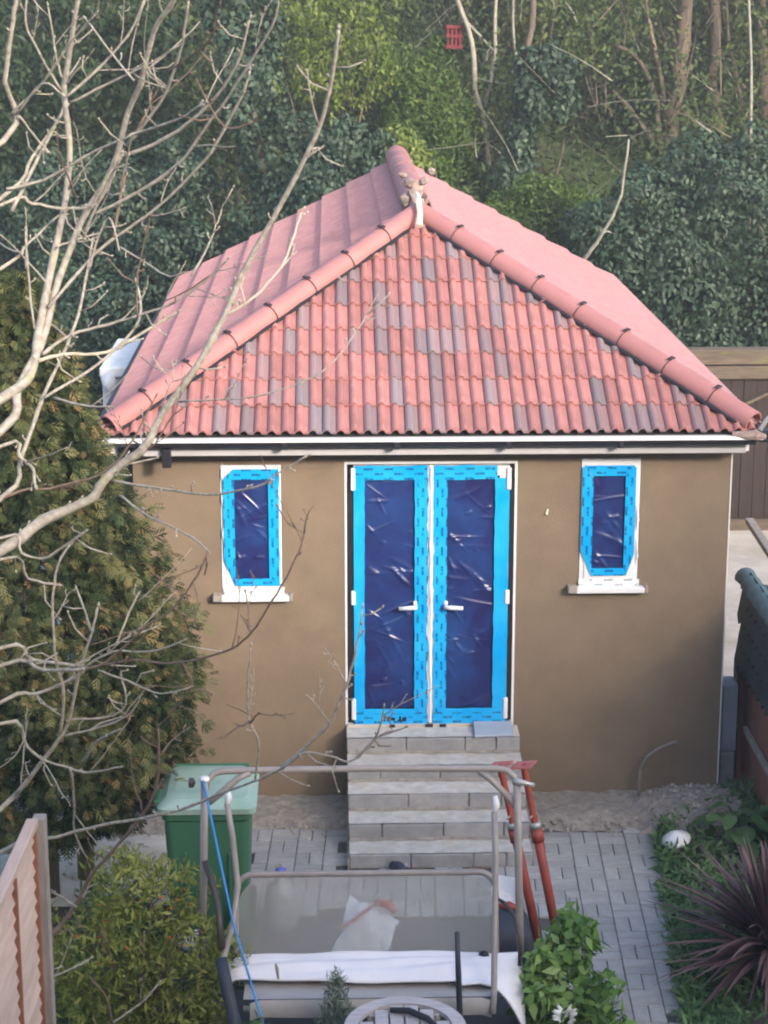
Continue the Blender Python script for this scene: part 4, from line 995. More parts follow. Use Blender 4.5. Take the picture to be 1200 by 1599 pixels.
BRANCHES = [
(0,[(-2.5,9.35,4.876,0.0198),(-1.636,10.107,5.326,0.0152),(-1.6,10.032,5.626,0.0125),(-1.53,9.916,5.918,0.011),(-1.505,9.876,6.008,0.0106),(-1.481,9.818,6.127,0.0101)]),
(0,[(-2.5,9.35,3.639,0.0334),(-1.652,9.731,4.089,0.0257),(-1.511,9.888,4.208,0.0226),(-1.488,10.008,4.373,0.0212),(-1.434,10.178,4.675,0.0193),(-1.385,10.249,4.895,0.018),(-1.324,10.264,5.25,0.0161),(-1.336,10.201,5.54,0.0146),(-1.298,10.13,5.715,0.0137),(-1.22,9.973,6.008,0.0123),(-1.188,9.904,6.127,0.0117)]),
(0,[(-2.5,9.35,3.496,0.0313),(-1.645,9.642,3.946,0.0241),(-1.577,9.814,4.125,0.0215),(-1.466,9.998,4.332,0.02),(-1.423,10.129,4.541,0.0189),(-1.287,10.251,4.895,0.0172),(-1.111,10.219,5.173,0.0158),(-1.011,10.127,5.465,0.0145),(-0.935,10.037,5.61,0.0138),(-0.851,9.877,5.859,0.0127),(-0.735,9.712,6.009,0.0119),(-0.67,9.597,6.125,0.0113)]),
(0,[(-1.44,10.051,4.497,0.0093),(-1.202,10.176,4.756,0.008),(-0.999,10.142,4.906,0.0075),(-0.861,10.081,5.009,0.0072),(-0.621,9.923,5.244,0.0066),(-0.518,9.831,5.405,0.0063),(-0.417,9.716,5.579,0.006),(-0.382,9.658,5.686,0.0058)]),
(0,[(-1.209,10.159,4.953,0.0093),(-0.97,10.067,5.074,0.0081),(-0.746,9.912,5.23,0.0074),(-0.608,9.779,5.409,0.0069),(-0.44,9.575,5.63,0.0063),(-0.263,9.317,5.898,0.0057),(-0.231,9.234,6.011,0.0055)]),
(0,[(-1.046,10.082,5.248,0.0106),(-0.809,9.958,5.351,0.0086),(-0.591,9.785,5.515,0.0073),(-0.441,9.626,5.716,0.0064),(-0.372,9.509,5.923,0.0056)]),
(0,[(-1.637,10.144,5.085,0.0077),(-1.442,10.145,5.132,0.0071),(-1.164,10.012,5.285,0.0066),(-0.954,9.835,5.375,0.0063),(-0.715,9.568,5.468,0.0059),(-0.581,9.382,5.551,0.0056)]),
(0,[(-2.5,9.35,4.556,0.012),(-1.67,10.126,5.006,0.0092),(-1.517,10.181,5.007,0.0081),(-1.357,10.186,4.983,0.0074),(-1.172,10.138,5.02,0.0068),(-1.043,10.058,5.266,0.0061)]),
(0,[(-1.306,10.095,5.546,0.0076),(-1.158,10.083,5.67,0.0068),(-0.987,10.009,5.841,0.0062),(-0.897,9.935,6.008,0.0059)]),
(0,[(-1.293,10.105,5.514,0.0076),(-1.092,10.033,5.61,0.0059),(-0.854,9.867,5.723,0.0049),(-0.719,9.738,5.802,0.0043)]),
(0,[(-0.954,9.918,5.631,0.0044),(-0.988,9.953,5.66,0.0045),(-1.201,10.121,5.916,0.0045)]),
(0,[(-1.594,10.085,5.453,0.006),(-1.415,9.989,5.613,0.0052),(-1.224,9.777,5.831,0.0046),(-1.094,9.614,5.951,0.0043)]),
(0,[(-1.009,10.05,5.313,0.0091),(-0.828,9.861,5.526,0.0074),(-0.753,9.74,5.668,0.0067),(-0.694,9.611,5.82,0.0062),(-0.649,9.46,6.01,0.0056)]),
(1,[(-0.364,9.482,5.457,0.0043),(-0.504,9.559,5.432,0.0039),(-0.616,9.503,5.633,0.0036)]),
(0,[(-1.323,10.055,5.641,0.006),(-1.342,10.017,5.734,0.0053),(-1.355,9.894,5.978,0.0044)]),
(0,[(-1.335,10.084,5.577,0.006),(-1.414,10.02,5.734,0.006),(-1.471,9.924,5.903,0.0059),(-1.436,9.841,6.068,0.0058)]),
(1,[(-0.971,9.872,4.475,0.0053),(-0.96,9.838,4.704,0.0043),(-0.906,9.753,4.888,0.0039),(-0.876,9.694,4.987,0.0037)]),
(0,[(-1.075,10.069,4.802,0.0061),(-0.95,9.914,4.757,0.0048),(-0.808,9.71,4.705,0.004),(-0.738,9.624,4.723,0.0037)]),
(1,[(-0.779,9.768,5.676,0.0058),(-0.563,9.435,5.824,0.0047),(-0.524,9.31,5.926,0.0043),(-0.488,9.197,6.011,0.0041)]),
(0,[(-2.5,9.35,4.588,0.0139),(-1.669,10.128,5.038,0.0107),(-1.521,10.281,5.233,0.009),(-1.375,10.344,5.444,0.008),(-1.355,10.346,5.533,0.0077)]),
(0,[(-1.618,10.15,4.972,0.0108),(-1.488,10.276,5.233,0.0086),(-1.387,10.304,5.408,0.0077)]),
(0,[(-1.262,10.156,4.841,0.0077),(-1.122,10.01,5.112,0.0064),(-1.025,9.877,5.264,0.006)]),
(1,[(-0.972,10.017,5.363,0.0075),(-0.902,10.048,5.485,0.0051),(-0.889,10.069,5.546,0.0045)]),
(0,[(-1.565,10.098,5.452,0.0061),(-1.406,9.925,5.615,0.0048),(-1.308,9.874,5.572,0.0044)]),
(0,[(-1.55,10.104,5.452,0.0061),(-1.476,10.214,5.318,0.0049),(-1.435,10.25,5.267,0.0046)]),
(0,[(-1.07,10.105,5.071,0.0061),(-0.995,9.9,5.278,0.0048),(-0.968,9.808,5.362,0.0044)]),
(1,[(-1.291,10.188,5.031,0.0054),(-1.321,9.976,5.21,0.004),(-1.328,9.884,5.28,0.0037)]),
(1,[(-1.099,10.093,4.848,0.0077),(-1.07,10.259,5.056,0.0065),(-1.052,10.304,5.133,0.0062)]),
(0,[(-1.229,10.102,4.685,0.0062),(-1.188,10.074,4.818,0.0054),(-1.112,10.01,4.953,0.0049),(-1.057,9.895,4.824,0.0045)]),
(0,[(-1.554,10.11,4.685,0.0046),(-1.533,10.062,4.853,0.0035),(-1.524,10.004,4.987,0.003)]),
(0,[(-2.5,9.35,4.242,0.012),(-1.675,10.059,4.692,0.0092),(-1.57,10.249,4.781,0.0068),(-1.455,10.407,4.894,0.0055),(-1.363,10.48,4.952,0.0048)]),
(0,[(-1.395,10.164,4.791,0.0062),(-1.339,10.241,4.808,0.0054),(-1.22,10.361,4.832,0.0047)]),
(0,[(-2.5,9.35,2.94,0.0389),(-1.639,9.435,3.39,0.0299),(-1.435,9.519,3.519,0.0254),(-1.2,9.513,3.626,0.023),(-1.134,9.515,3.713,0.0221),(-1.045,9.501,3.8,0.0212),(-0.912,9.453,3.907,0.0199),(-0.828,9.464,4.063,0.0188),(-0.653,9.433,4.301,0.017),(-0.515,9.428,4.544,0.0154),(-0.42,9.429,4.758,0.0141),(-0.278,9.366,5.007,0.0127),(-0.123,9.254,5.297,0.011),(-0.033,9.152,5.506,0.0099),(0.018,9.027,5.723,0.0088),(0.038,8.913,5.891,0.008)]),
(2,[(-0.509,9.489,4.543,0.0073),(-0.378,9.478,4.628,0.0061),(-0.239,9.522,4.775,0.0052),(-0.162,9.618,4.963,0.0046),(-0.14,9.642,5.022,0.0044)]),
(0,[(-0.109,9.344,5.305,0.0057),(-0.073,9.337,5.332,0.0046),(-0.049,9.334,5.344,0.0042)]),
(0,[(-0.743,9.467,4.125,0.0052),(-0.436,9.223,4.189,0.0041),(-0.206,9.094,4.265,0.0036),(-0.012,9.087,4.371,0.0033),(0.139,9.207,4.546,0.003),(0.207,9.29,4.654,0.0029)]),
(0,[(-1.399,9.807,4.082,0.0069),(-1.233,9.67,4.067,0.0052),(-1.082,9.529,4.089,0.0045)]),
(2,[(-1.479,9.906,4.25,0.0107),(-1.359,9.974,4.27,0.0092),(-1.144,9.993,4.276,0.0079),(-0.947,10.006,4.381,0.0069),(-0.781,9.987,4.481,0.0062)]),
(0,[(-1.458,9.927,4.279,0.0092),(-1.325,9.995,4.365,0.0077),(-1.138,9.984,4.418,0.0068),(-0.983,9.935,4.471,0.0062),(-0.767,9.827,4.561,0.0054),(-0.591,9.745,4.699,0.0048),(-0.509,9.71,4.782,0.0045)]),
(0,[(-2.5,9.35,3.185,0.0174),(-1.636,9.491,3.635,0.0134),(-1.551,9.67,3.809,0.011),(-1.466,9.915,4.061,0.0094),(-1.403,10.046,4.201,0.0087),(-1.355,10.133,4.308,0.0082),(-1.309,10.231,4.445,0.0077),(-1.269,10.352,4.651,0.0069),(-1.245,10.421,4.809,0.0063)]),
(0,[(-1.44,9.805,4.083,0.0076),(-1.164,9.958,4.239,0.0068),(-0.981,10.039,4.431,0.0064),(-1.003,10.191,4.606,0.0062)]),
(0,[(-1.507,9.989,4.399,0.0062),(-1.533,10.039,4.694,0.005),(-1.534,10.04,4.887,0.0046)]),
(0,[(-2.5,9.35,3.427,0.0117),(-1.642,9.603,3.877,0.009),(-1.547,9.586,3.829,0.0082),(-1.482,9.555,3.78,0.0078),(-1.461,9.496,3.707,0.0075)]),
(1,[(-2.5,9.35,3.185,0.0098),(-1.636,9.491,3.635,0.0075),(-1.398,9.53,3.679,0.0062),(-1.192,9.48,3.742,0.0056),(-1.058,9.426,3.831,0.0052),(-0.968,9.399,3.951,0.0049),(-0.849,9.381,4.165,0.0044)]),
(0,[(-1.094,9.523,3.721,0.0075),(-0.889,9.345,3.731,0.0063),(-0.59,9.016,3.774,0.0053),(-0.349,8.758,3.874,0.0047),(-0.23,8.665,3.97,0.0043),(-0.113,8.596,4.053,0.0041)]),
(0,[(-1.047,9.471,3.659,0.006),(-0.884,9.246,3.607,0.0051),(-0.69,8.971,3.598,0.0045),(-0.575,8.784,3.566,0.0042)]),
(1,[(-0.592,9.045,3.492,0.0043),(-0.632,9.061,3.393,0.0047),(-0.709,9.116,3.259,0.005),(-0.801,9.19,3.14,0.0053),(-0.923,9.282,3.037,0.0055),(-1.028,9.357,2.923,0.0057),(-1.158,9.435,2.797,0.006),(-1.282,9.473,2.752,0.0061)]),
(0,[(-2.5,9.35,2.413,0.0139),(-1.674,9.494,2.863,0.0107),(-1.533,9.597,2.769,0.009),(-1.291,9.641,2.717,0.0078)]),
(0,[(-2.5,9.35,2.311,0.0139),(-1.684,9.525,2.761,0.0107),(-1.457,9.445,2.763,0.0096),(-1.245,9.288,2.822,0.009)]),
(0,[(-2.5,9.35,2.086,0.0121),(-1.708,9.608,2.536,0.0093),(-1.53,9.669,2.56,0.0076),(-1.318,9.651,2.655,0.0066),(-1.245,9.617,2.735,0.0062),(-1.106,9.552,2.825,0.0057),(-0.925,9.457,2.852,0.0051),(-0.74,9.31,2.96,0.0045)]),
(0,[(-1.197,9.561,2.72,0.0062),(-1.037,9.471,2.695,0.0049),(-0.867,9.347,2.671,0.0042),(-0.703,9.167,2.767,0.0037)]),
(1,[(-1.182,9.547,2.749,0.0069),(-0.986,9.417,2.826,0.0062),(-0.827,9.295,2.843,0.0058),(-0.667,9.138,2.918,0.0055),(-0.485,8.941,3.039,0.0051),(-0.387,8.824,3.153,0.0049),(-0.33,8.749,3.261,0.0047),(-0.236,8.645,3.439,0.0045),(-0.155,8.583,3.62,0.0042),(-0.119,8.578,3.763,0.0041)]),
(1,[(-0.39,8.887,3.132,0.0043),(-0.415,8.996,3.141,0.0033),(-0.441,9.097,3.148,0.0029)]),
(0,[(-2.5,9.35,1.376,0.019),(-1.79,9.903,1.826,0.0146),(-1.669,9.887,1.952,0.0122),(-1.437,9.77,2.275,0.0097),(-1.366,9.7,2.428,0.0089),(-1.299,9.592,2.689,0.0077),(-1.214,9.497,2.946,0.0066),(-1.172,9.457,3.092,0.006)]),
(0,[(-1.437,9.769,2.286,0.0095),(-1.384,9.631,2.573,0.0081),(-1.405,9.541,2.787,0.0074),(-1.395,9.442,3.089,0.0067),(-1.355,9.404,3.321,0.0062),(-1.287,9.393,3.431,0.006)]),
(0,[(-1.423,9.769,2.286,0.0064),(-1.226,9.698,2.357,0.0054),(-1.055,9.579,2.47,0.0049),(-0.989,9.5,2.582,0.0046)]),
(0,[(-1.369,9.717,2.401,0.0055),(-1.178,9.704,2.414,0.005),(-1.071,9.649,2.504,0.0049),(-1.088,9.637,2.658,0.0047)]),
(0,[(-2.5,9.35,1.95,0.0122),(-1.724,9.663,2.4,0.0094),(-1.596,9.711,2.249,0.0073),(-1.511,9.721,2.173,0.0067),(-1.376,9.689,2.139,0.0059),(-1.271,9.64,2.133,0.0054),(-1.097,9.493,2.222,0.0047)]),
(0,[(-1.399,9.855,2.071,0.008),(-1.412,10.019,1.846,0.0066),(-1.443,10.229,1.541,0.0057),(-1.405,10.351,1.342,0.0051)]),
(0,[(-2.5,9.35,3.002,0.0098),(-1.637,9.443,3.452,0.0075),(-1.531,9.403,3.388,0.0068),(-1.419,9.359,3.37,0.0065),(-1.305,9.295,3.449,0.0061),(-1.189,9.212,3.545,0.0058)]),
(0,[(-2.5,9.35,2.898,0.0098),(-1.64,9.431,3.348,0.0075),(-1.53,9.56,3.21,0.0066),(-1.395,9.651,3.148,0.0061)]),
(1,[(-2.5,9.35,0.4,0.0221),(-1.879,10.124,0.727,0.017),(-1.783,10.182,0.763,0.015),(-1.583,10.241,0.927,0.0129),(-1.441,10.226,1.129,0.0115),(-1.355,10.187,1.301,0.0106),(-1.181,10.084,1.538,0.0094),(-1.065,9.989,1.71,0.0086),(-0.958,9.867,1.935,0.0077),(-0.923,9.774,2.171,0.0069),(-0.917,9.718,2.346,0.0063)]),
(0,[(-2.5,9.35,1.072,0.0151),(-1.822,10.011,1.522,0.0116),(-1.517,10.01,1.609,0.0096),(-1.299,9.923,1.705,0.0088),(-1.039,9.747,1.826,0.0079),(-0.803,9.528,1.968,0.0072),(-0.554,9.239,2.186,0.0065),(-0.362,9.019,2.343,0.0059),(-0.207,8.839,2.503,0.0054),(-0.142,8.767,2.577,0.0052),(-0.015,8.709,2.582,0.005),(0.066,8.698,2.56,0.0048),(0.155,8.646,2.647,0.0046),(0.207,8.583,2.772,0.0044),(0.226,8.522,2.891,0.0042)]),
(0,[(-0.261,9.091,2.369,0.0104),(-0.117,8.974,2.547,0.008),(-0.024,8.913,2.668,0.0071),(0.023,8.869,2.79,0.0064),(0.069,8.829,2.929,0.0057),(0.105,8.798,3.091,0.005),(0.132,8.788,3.282,0.0042)]),
(0,[(-0.023,8.852,2.691,0.0043),(-0.074,8.781,2.798,0.0033),(-0.121,8.74,2.868,0.0028)]),
(0,[(-0.399,9.222,2.259,0.006),(-0.372,9.115,2.495,0.0053),(-0.416,9.099,2.621,0.005),(-0.416,9.03,2.823,0.0047),(-0.394,8.954,3.043,0.0043)]),
(1,[(-0.412,9.079,2.622,0.0044),(-0.439,8.972,2.64,0.0039),(-0.469,8.852,2.695,0.0036)]),
(1,[(-0.41,9.083,2.607,0.0044),(-0.371,8.854,2.732,0.0037),(-0.352,8.745,2.789,0.0036)]),
(0,[(-2.5,9.35,0.884,0.0098),(-1.84,10.064,1.334,0.0075),(-1.637,10.048,1.282,0.0059),(-1.532,10.015,1.274,0.0054),(-1.434,9.971,1.229,0.005)]),
(0,[(-1.791,10.163,0.753,0.0068),(-1.715,10.248,0.66,0.0062),(-1.602,10.337,0.611,0.0058),(-1.42,10.444,0.657,0.0053)]),
(1,[(-1.259,10.069,0.451,0.0068),(-1.279,10.02,0.637,0.0056),(-1.351,9.979,0.773,0.005)]),
(0,[(-1.278,10.074,0.437,0.0068),(-1.1,10.095,0.558,0.0056),(-0.994,10.105,0.677,0.0051)]),
(1,[(-0.899,9.58,2.248,0.0047),(-0.85,9.616,2.304,0.0037),(-0.818,9.633,2.332,0.0035),(-0.769,9.653,2.359,0.0031)]),
(1,[(0.068,8.943,2.462,0.0044),(0.114,8.974,2.478,0.0039),(0.177,9.023,2.525,0.0035),(0.241,9.081,2.551,0.0032),(0.312,9.159,2.537,0.003)]),
(1,[(-0.983,9.551,3.917,0.0052),(-0.886,9.437,3.901,0.0045),(-0.795,9.39,4.037,0.0039),(-0.728,9.344,4.11,0.0036)]),
(0,[(-0.851,9.517,4.042,0.0052),(-0.8,9.508,4.171,0.0038),(-0.766,9.5,4.252,0.0033),(-0.779,9.528,4.309,0.003)]),
(1,[(-0.595,9.652,4.712,0.0044),(-0.718,9.739,4.622,0.0034),(-0.826,9.816,4.563,0.003)]),
(0,[(-0.684,9.733,4.701,0.006),(-0.606,9.777,4.837,0.0046),(-0.558,9.818,4.957,0.004),(-0.536,9.835,5.018,0.0037)]),
(0,[(-1.326,9.823,2.12,0.008),(-1.231,9.636,2.3,0.0058),(-1.089,9.422,2.451,0.0046)]),
(1,[(-0.744,9.248,2.865,0.0045),(-0.703,9.297,2.731,0.0041),(-0.82,9.506,2.519,0.004),(-0.919,9.665,2.367,0.0039)]),
(0,[(-1.215,9.507,2.942,0.0061),(-1.245,9.567,3.014,0.0052),(-1.302,9.67,3.118,0.0046)]),
(0,[(-1.096,9.476,2.874,0.0061),(-1.032,9.528,3.025,0.005),(-0.985,9.564,3.114,0.0046)]),
]
BG_TREES = [
('forked_sapling','pale slender forked tree standing right of the roof ridge',1,[[(2.34,29.50,3.18,0.043),(2.31,29.45,3.65,0.041),(2.26,29.40,4.11,0.040),(2.19,29.35,4.43,0.039),(2.09,29.30,4.66,0.037),(2.07,29.25,5.11,0.036),(1.97,29.20,5.57,0.035),(1.82,29.15,5.93,0.033),(1.75,29.10,6.28,0.032)],
 [(2.25,29.50,4.43,0.033),(2.33,29.55,4.75,0.030),(2.41,29.60,5.21,0.028),(2.40,29.65,5.66,0.025),(2.40,29.70,6.28,0.023)],
 [(1.91,29.50,5.70,0.023),(2.17,29.45,5.43,0.019),(2.38,29.40,5.21,0.014)],
 [(2.31,29.50,3.88,0.019),(2.57,29.55,3.69,0.016),(2.67,29.60,3.55,0.014)],
 [(2.11,29.50,4.84,0.019),(2.32,29.45,4.77,0.016),(2.56,29.40,4.75,0.014)],
 [(2.27,29.50,5.07,0.019),(2.29,29.55,5.21,0.014),(2.34,29.60,5.25,0.009)]]),
('thin_sapling','single thin pale stem rising above the ivied trunk',1,[[(2.73,29.20,4.67,0.023),(2.66,29.15,5.21,0.021),(2.61,29.10,5.66,0.020),(2.58,29.05,6.28,0.018)],
 [(2.62,29.20,4.94,0.018),(2.90,29.25,4.67,0.017),(3.00,29.30,4.45,0.015),(3.09,29.35,4.31,0.014)],
 [(3.34,29.20,5.93,0.014),(3.48,29.15,5.75,0.011),(3.53,29.10,5.62,0.009)]]),
('woodland_tree','thick brown trunk catching light at upper right',0,[[(5.11,30.40,3.57,0.146),(5.15,30.35,4.04,0.136),(5.20,30.30,4.52,0.125),(5.19,30.25,4.99,0.115),(5.25,30.20,5.55,0.105),(5.24,30.15,6.29,0.095)],
 [(4.99,30.40,3.66,0.058),(4.92,30.45,4.52,0.049),(4.69,30.50,4.99,0.041),(4.50,30.55,5.18,0.032),(4.28,30.60,5.27,0.024)],
 [(5.12,30.40,4.14,0.044),(4.94,30.35,4.90,0.035),(4.74,30.30,5.64,0.027),(4.61,30.25,6.20,0.019)],
 [(5.22,30.40,4.61,0.029),(5.38,30.45,4.90,0.022),(5.52,30.50,4.99,0.014)],
 [(4.99,30.40,3.71,0.049),(4.58,30.35,4.24,0.039),(4.33,30.30,4.52,0.029),(4.23,30.25,4.61,0.019)]]),
('woodland_tree','second brown trunk with a swollen knot, right of the thick trunk',0,[[(5.94,30.80,3.77,0.098),(5.87,30.75,4.31,0.094),(5.80,30.70,4.59,0.090),(5.82,30.65,5.07,0.086),(5.82,30.60,5.54,0.081),(5.75,30.55,6.29,0.077)],
 [(6.31,30.80,4.31,0.039),(6.18,30.85,4.88,0.033),(6.07,30.90,5.26,0.026),(5.99,30.95,6.11,0.019)]]),
('woodland_tree','dark trunk half out of the picture at the right edge',0,[[(6.76,31.20,3.99,0.100),(6.69,31.15,4.77,0.092),(6.59,31.10,5.54,0.085),(6.53,31.05,6.30,0.078)]]),
('pole_sapling','thin grey upright sapling in the ivy at the right',1,[[(5.40,25.60,3.63,0.021),(5.35,25.55,4.36,0.019),(5.31,25.50,5.16,0.018),(5.23,25.45,5.94,0.017),(5.22,25.40,6.17,0.016)],
 [(5.38,25.60,3.71,0.016),(5.10,25.65,4.04,0.015),(4.85,25.70,4.32,0.014),(4.68,25.75,4.44,0.012)]]),
('bare_sapling','pale crooked leafless stem leaning out of the ivy, right of the roof',1,[[(3.11,24.40,2.85,0.028),(3.19,24.35,2.97,0.025),(3.31,24.30,3.16,0.022),(3.44,24.25,3.40,0.020),(3.53,24.20,3.67,0.017),(3.55,24.15,3.98,0.014),(3.58,24.10,4.33,0.012)],
 [(3.31,24.40,3.16,0.012),(3.40,24.45,3.19,0.010),(3.50,24.50,3.15,0.008)]]),
('ivied_tree','dark ivy clad trunk right of the forked tree',0,[[(2.46,28.80,2.88,0.065),(2.51,28.75,3.61,0.059),(2.59,28.70,4.24,0.053),(2.75,28.65,4.96,0.047),(2.84,28.60,5.58,0.042),(2.89,28.55,6.28,0.036)]]),
('ivy_column_tree','tall trunk behind the bare branches wrapped in dark ivy',0,[[(-0.80,25.80,3.30,0.066),(-0.95,25.75,4.36,0.057),(-1.10,25.70,5.23,0.049),(-1.16,25.65,6.25,0.040)]]),
('dark_tree','dark leaning trunk among greenery at upper left',0,[[(-3.17,29.00,3.83,0.060),(-3.27,28.95,4.15,0.055),(-3.35,28.90,4.51,0.050),(-3.40,28.85,5.40,0.045),(-3.39,28.80,6.28,0.040)]]),
]

# ------------------------------------------------------------------ leafy growth
def unit(a): return a/np.maximum(np.linalg.norm(a, axis=1, keepdims=True), 1e-9)
def leaf_faces(Pp, Nn, L, W, r, down=.6, jit=.5, spread=.6):
    n = len(Pp); N = unit(Nn+jit*r.normal(size=(n, 3)))
    d = np.array([0, 0, -down])+spread*r.normal(size=(n, 3)); d = unit(d-N*(d*N).sum(1, keepdims=True)); s = np.cross(d, N)
    L = (L*r.uniform(.5, 1.5, (n, 1))); W = (W*r.uniform(.7, 1.2, (n, 1)))
    V = np.empty((n, 4, 3)); V[:, 0] = Pp; V[:, 1] = Pp+d*L*.42+s*W*.5+N*L*.08; V[:, 2] = Pp+d*L; V[:, 3] = Pp+d*L*.42-s*W*.5+N*L*.08
    return V.reshape(-1, 3), np.arange(4*n).reshape(n, 4)
def blob_points(blobs, n, r, lo=.78, hi=1.06, inner=.72):
    c = np.array([b[0] for b in blobs], float); q = np.array([b[1] for b in blobs], float)
    w = (q[:, 0]*q[:, 2]); w = w/w.sum(); k = r.choice(len(blobs), n, p=w)
    u = unit(r.normal(size=(n, 3))); lump = 1+.10*np.sin(u[:, :1]*9+k[:, None])*np.cos(u[:, 2:]*8+k[:, None]*2)+.06*np.sin(u[:, 1:2]*17+u[:, 2:]*15)
    Pp = c[k]+q[k]*u*r.uniform(lo, hi, (n, 1))*lump; N = unit(u/q[k])
    keep = np.ones(n, bool)
    for i in range(len(blobs)):
        d = (((Pp-c[i])/q[i])**2).sum(1) < inner**2; keep &= ~(d & (k != i))
    return Pp[keep], N[keep]
def tinted(Pp, r, lo=.0, hi=1.0, sc=2.0):
    g = .5+.25*np.sin(Pp[:, 0]*sc*2.1+PH[6])*np.cos(Pp[:, 2]*sc*2.7+PH[7])+.2*np.sin(Pp[:, 2]*sc*5.3+Pp[:, 0]*sc*4.1+PH[8])
    return np.clip(lo+(hi-lo)*(g*.55+.45*r.uniform(0, 1, len(Pp))), 0, 1)
def foliage(name, parent, m, blobs, n, L, W, seed, down=.6, jit=.5, spread=.6, lo=0, hi=1, kind=None, hollow=.78, tops=1.06, clump=0):
    r = np.random.default_rng(seed)
    if clump:
        b2 = [(np.array(c), np.array(q)*.82) for c, q in blobs]
        for c, q in blobs:
            for _ in range(clump):
                u = r.normal(size=3); u[1] -= .5; u /= np.linalg.norm(u); s = r.uniform(.22, .42)
                b2.append((np.array(c)+np.array(q)*u*r.uniform(.72, 1.0), np.array([s*q[0], s*min(q), s*q[2]])*r.uniform(.8, 1.2, 3)))
        blobs = b2
    Pp, N = blob_points(blobs, n, r, hollow, tops)
    V, F = leaf_faces(Pp, N, L, W, r, down, jit, spread)
    me = mesh_np(name, V-np.array(origin(parent)), F, tinted(Pp, r, lo, hi)); return link(name, me, m, parent, kind)
def bush(name, label, cat, base, m, blobs, n, L, W, seed, stems=4, bark='trunk', **kw):
    t = thing(name, label, cat, base); r = random.Random(seed)
    for k in range(stems):
        b = r.choice(blobs); p0 = Vector(base)+Vector((r.uniform(-.15, .15), r.uniform(-.1, .1), -.05)); p2 = Vector(b[0])+Vector((r.uniform(-.3, .3)*b[1][0], r.uniform(-.3, .3)*b[1][1], .3*b[1][2])); p1 = p0.lerp(p2, .5)+Vector((r.uniform(-.1, .1), 0, r.uniform(0, .15)))
        s = max(b[1])
        MB().tube([p0, p1, p2], [.03*s, .022*s, .008*s], 6).build('stem', M[bark], t, smooth=True)
    foliage('crown', t, m, blobs, n, L, W, seed, **kw); return t

# ---- wooded bank behind
def bg_tree(name, label, mi, lines):
    t = thing(name, label, 'tree', (lines[0][0][0], lines[0][0][1], lines[0][0][2]-.4))
    for k, ln in enumerate(lines):
        pts = [Vector(p[:3]) for p in ln]; rad = [p[3] for p in ln]
        if k == 0: pts.insert(0, pts[0]-Vector((0, 0, .6))); rad.insert(0, rad[0]*1.25)
        P2 = []; R2 = []
        for a, b, ra, rb in zip(pts, pts[1:], rad, rad[1:]):
            for f in (0, .5): P2.append(a.lerp(b, f)+Vector((random.uniform(-1, 1), random.uniform(-1, 1), 0))*ra*.5*(f > 0)); R2.append((ra+(rb-ra)*f)*random.uniform(.9, 1.12))
        P2.append(pts[-1]); R2.append(rad[-1])
        MB().tube(P2, R2, 8).build('trunk' if k == 0 else 'limb', M['trunk'] if mi == 0 else M['palebark'], t, smooth=True)
    return t
bgt = {}
for nm, lab, mi, lines in BG_TREES:
    t = bg_tree(nm, lab, mi, lines); bgt.setdefault(nm, t)
def twig_cloud(name, parent, m, n, box, seed, ln=(.4, 1.3), rad=(.005, .012), up=.5):
    r = np.random.default_rng(seed); V = []; F = []
    for _ in range(n):
        x = r.uniform(box[0], box[1]); y = r.uniform(box[2], box[3]); z0 = hill_z(x, y); z = z0+r.uniform(0, box[4]); L = r.uniform(*ln); q = r.uniform(*rad)
        d = np.array([r.normal()*.6, r.normal()*.3, up+r.normal()*.5]); d /= np.linalg.norm(d); p = np.array([x, y, z]); b = len(V)
        bend = np.array([r.normal(), r.normal(), r.normal()])*.18*L
        for k in range(4):
            c = p+d*L*k/3+bend*(k/3)**2
            for a in range(3): V.append(c+q*(1-.25*k)*np.array([math.cos(a*2.09), math.sin(a*2.09)*.7, math.sin(a*2.09)*.7]))
        for k in range(3):
            for a in range(3): F.append((b+3*k+a, b+3*k+(a+1) % 3, b+3*k+3+(a+1) % 3, b+3*k+3+a))
    V = np.array(V)-np.array(origin(parent)); return link(name, mesh_np(name, V, F), m, parent, 'stuff')
# crowns over the two brown trunks and the ivy on its hosts
def clad(nm, blobs, n, L, m, seed, **kw): foliage('crown', bgt[nm], m, blobs, n, L, L*.65, seed, clump=9, **kw)
clad('ivied_tree', [((2.55,28.6,3.2),(.28,.25,.5)),((2.68,28.6,3.9),(.26,.25,.5)),((2.85,28.6,4.6),(.32,.28,.55)),((3.05,28.6,5.0),(.35,.28,.35)),((3.3,28.6,4.7),(.2,.2,.5))], 5200, .10, L_IVY, 61)
clad('ivy_column_tree', [((-.95,25.6,4.9),(.45,.4,.9)),((-1.1,25.6,5.9),(.5,.4,.7)),((-.75,25.6,4.1),(.45,.4,.6))], 7000, .09, L_IVY, 62)
bush('ivy_bush', 'big blue green ivy thicket behind the fence at the right', 'ivy', (4.4, 25.3, 1.2), L_IVY,
     [((4.35,25.2,3.0),(1.15,.8,1.15)),((5.35,25.2,3.05),(1.1,.8,1.15)),((3.55,25.2,2.9),(.65,.6,.75)),((4.3,24.9,2.1),(1.3,.6,.8)),((5.5,24.9,2.0),(1.2,.6,.9)),((6.4,25.2,3.0),(1.0,.8,1.3)),((3.7,24.9,2.2),(.7,.5,.6)),((4.9,25.1,3.7),(.8,.6,.55))],
     60000, .078, .05, 63, 5, clump=14, down=.9, jit=.45)
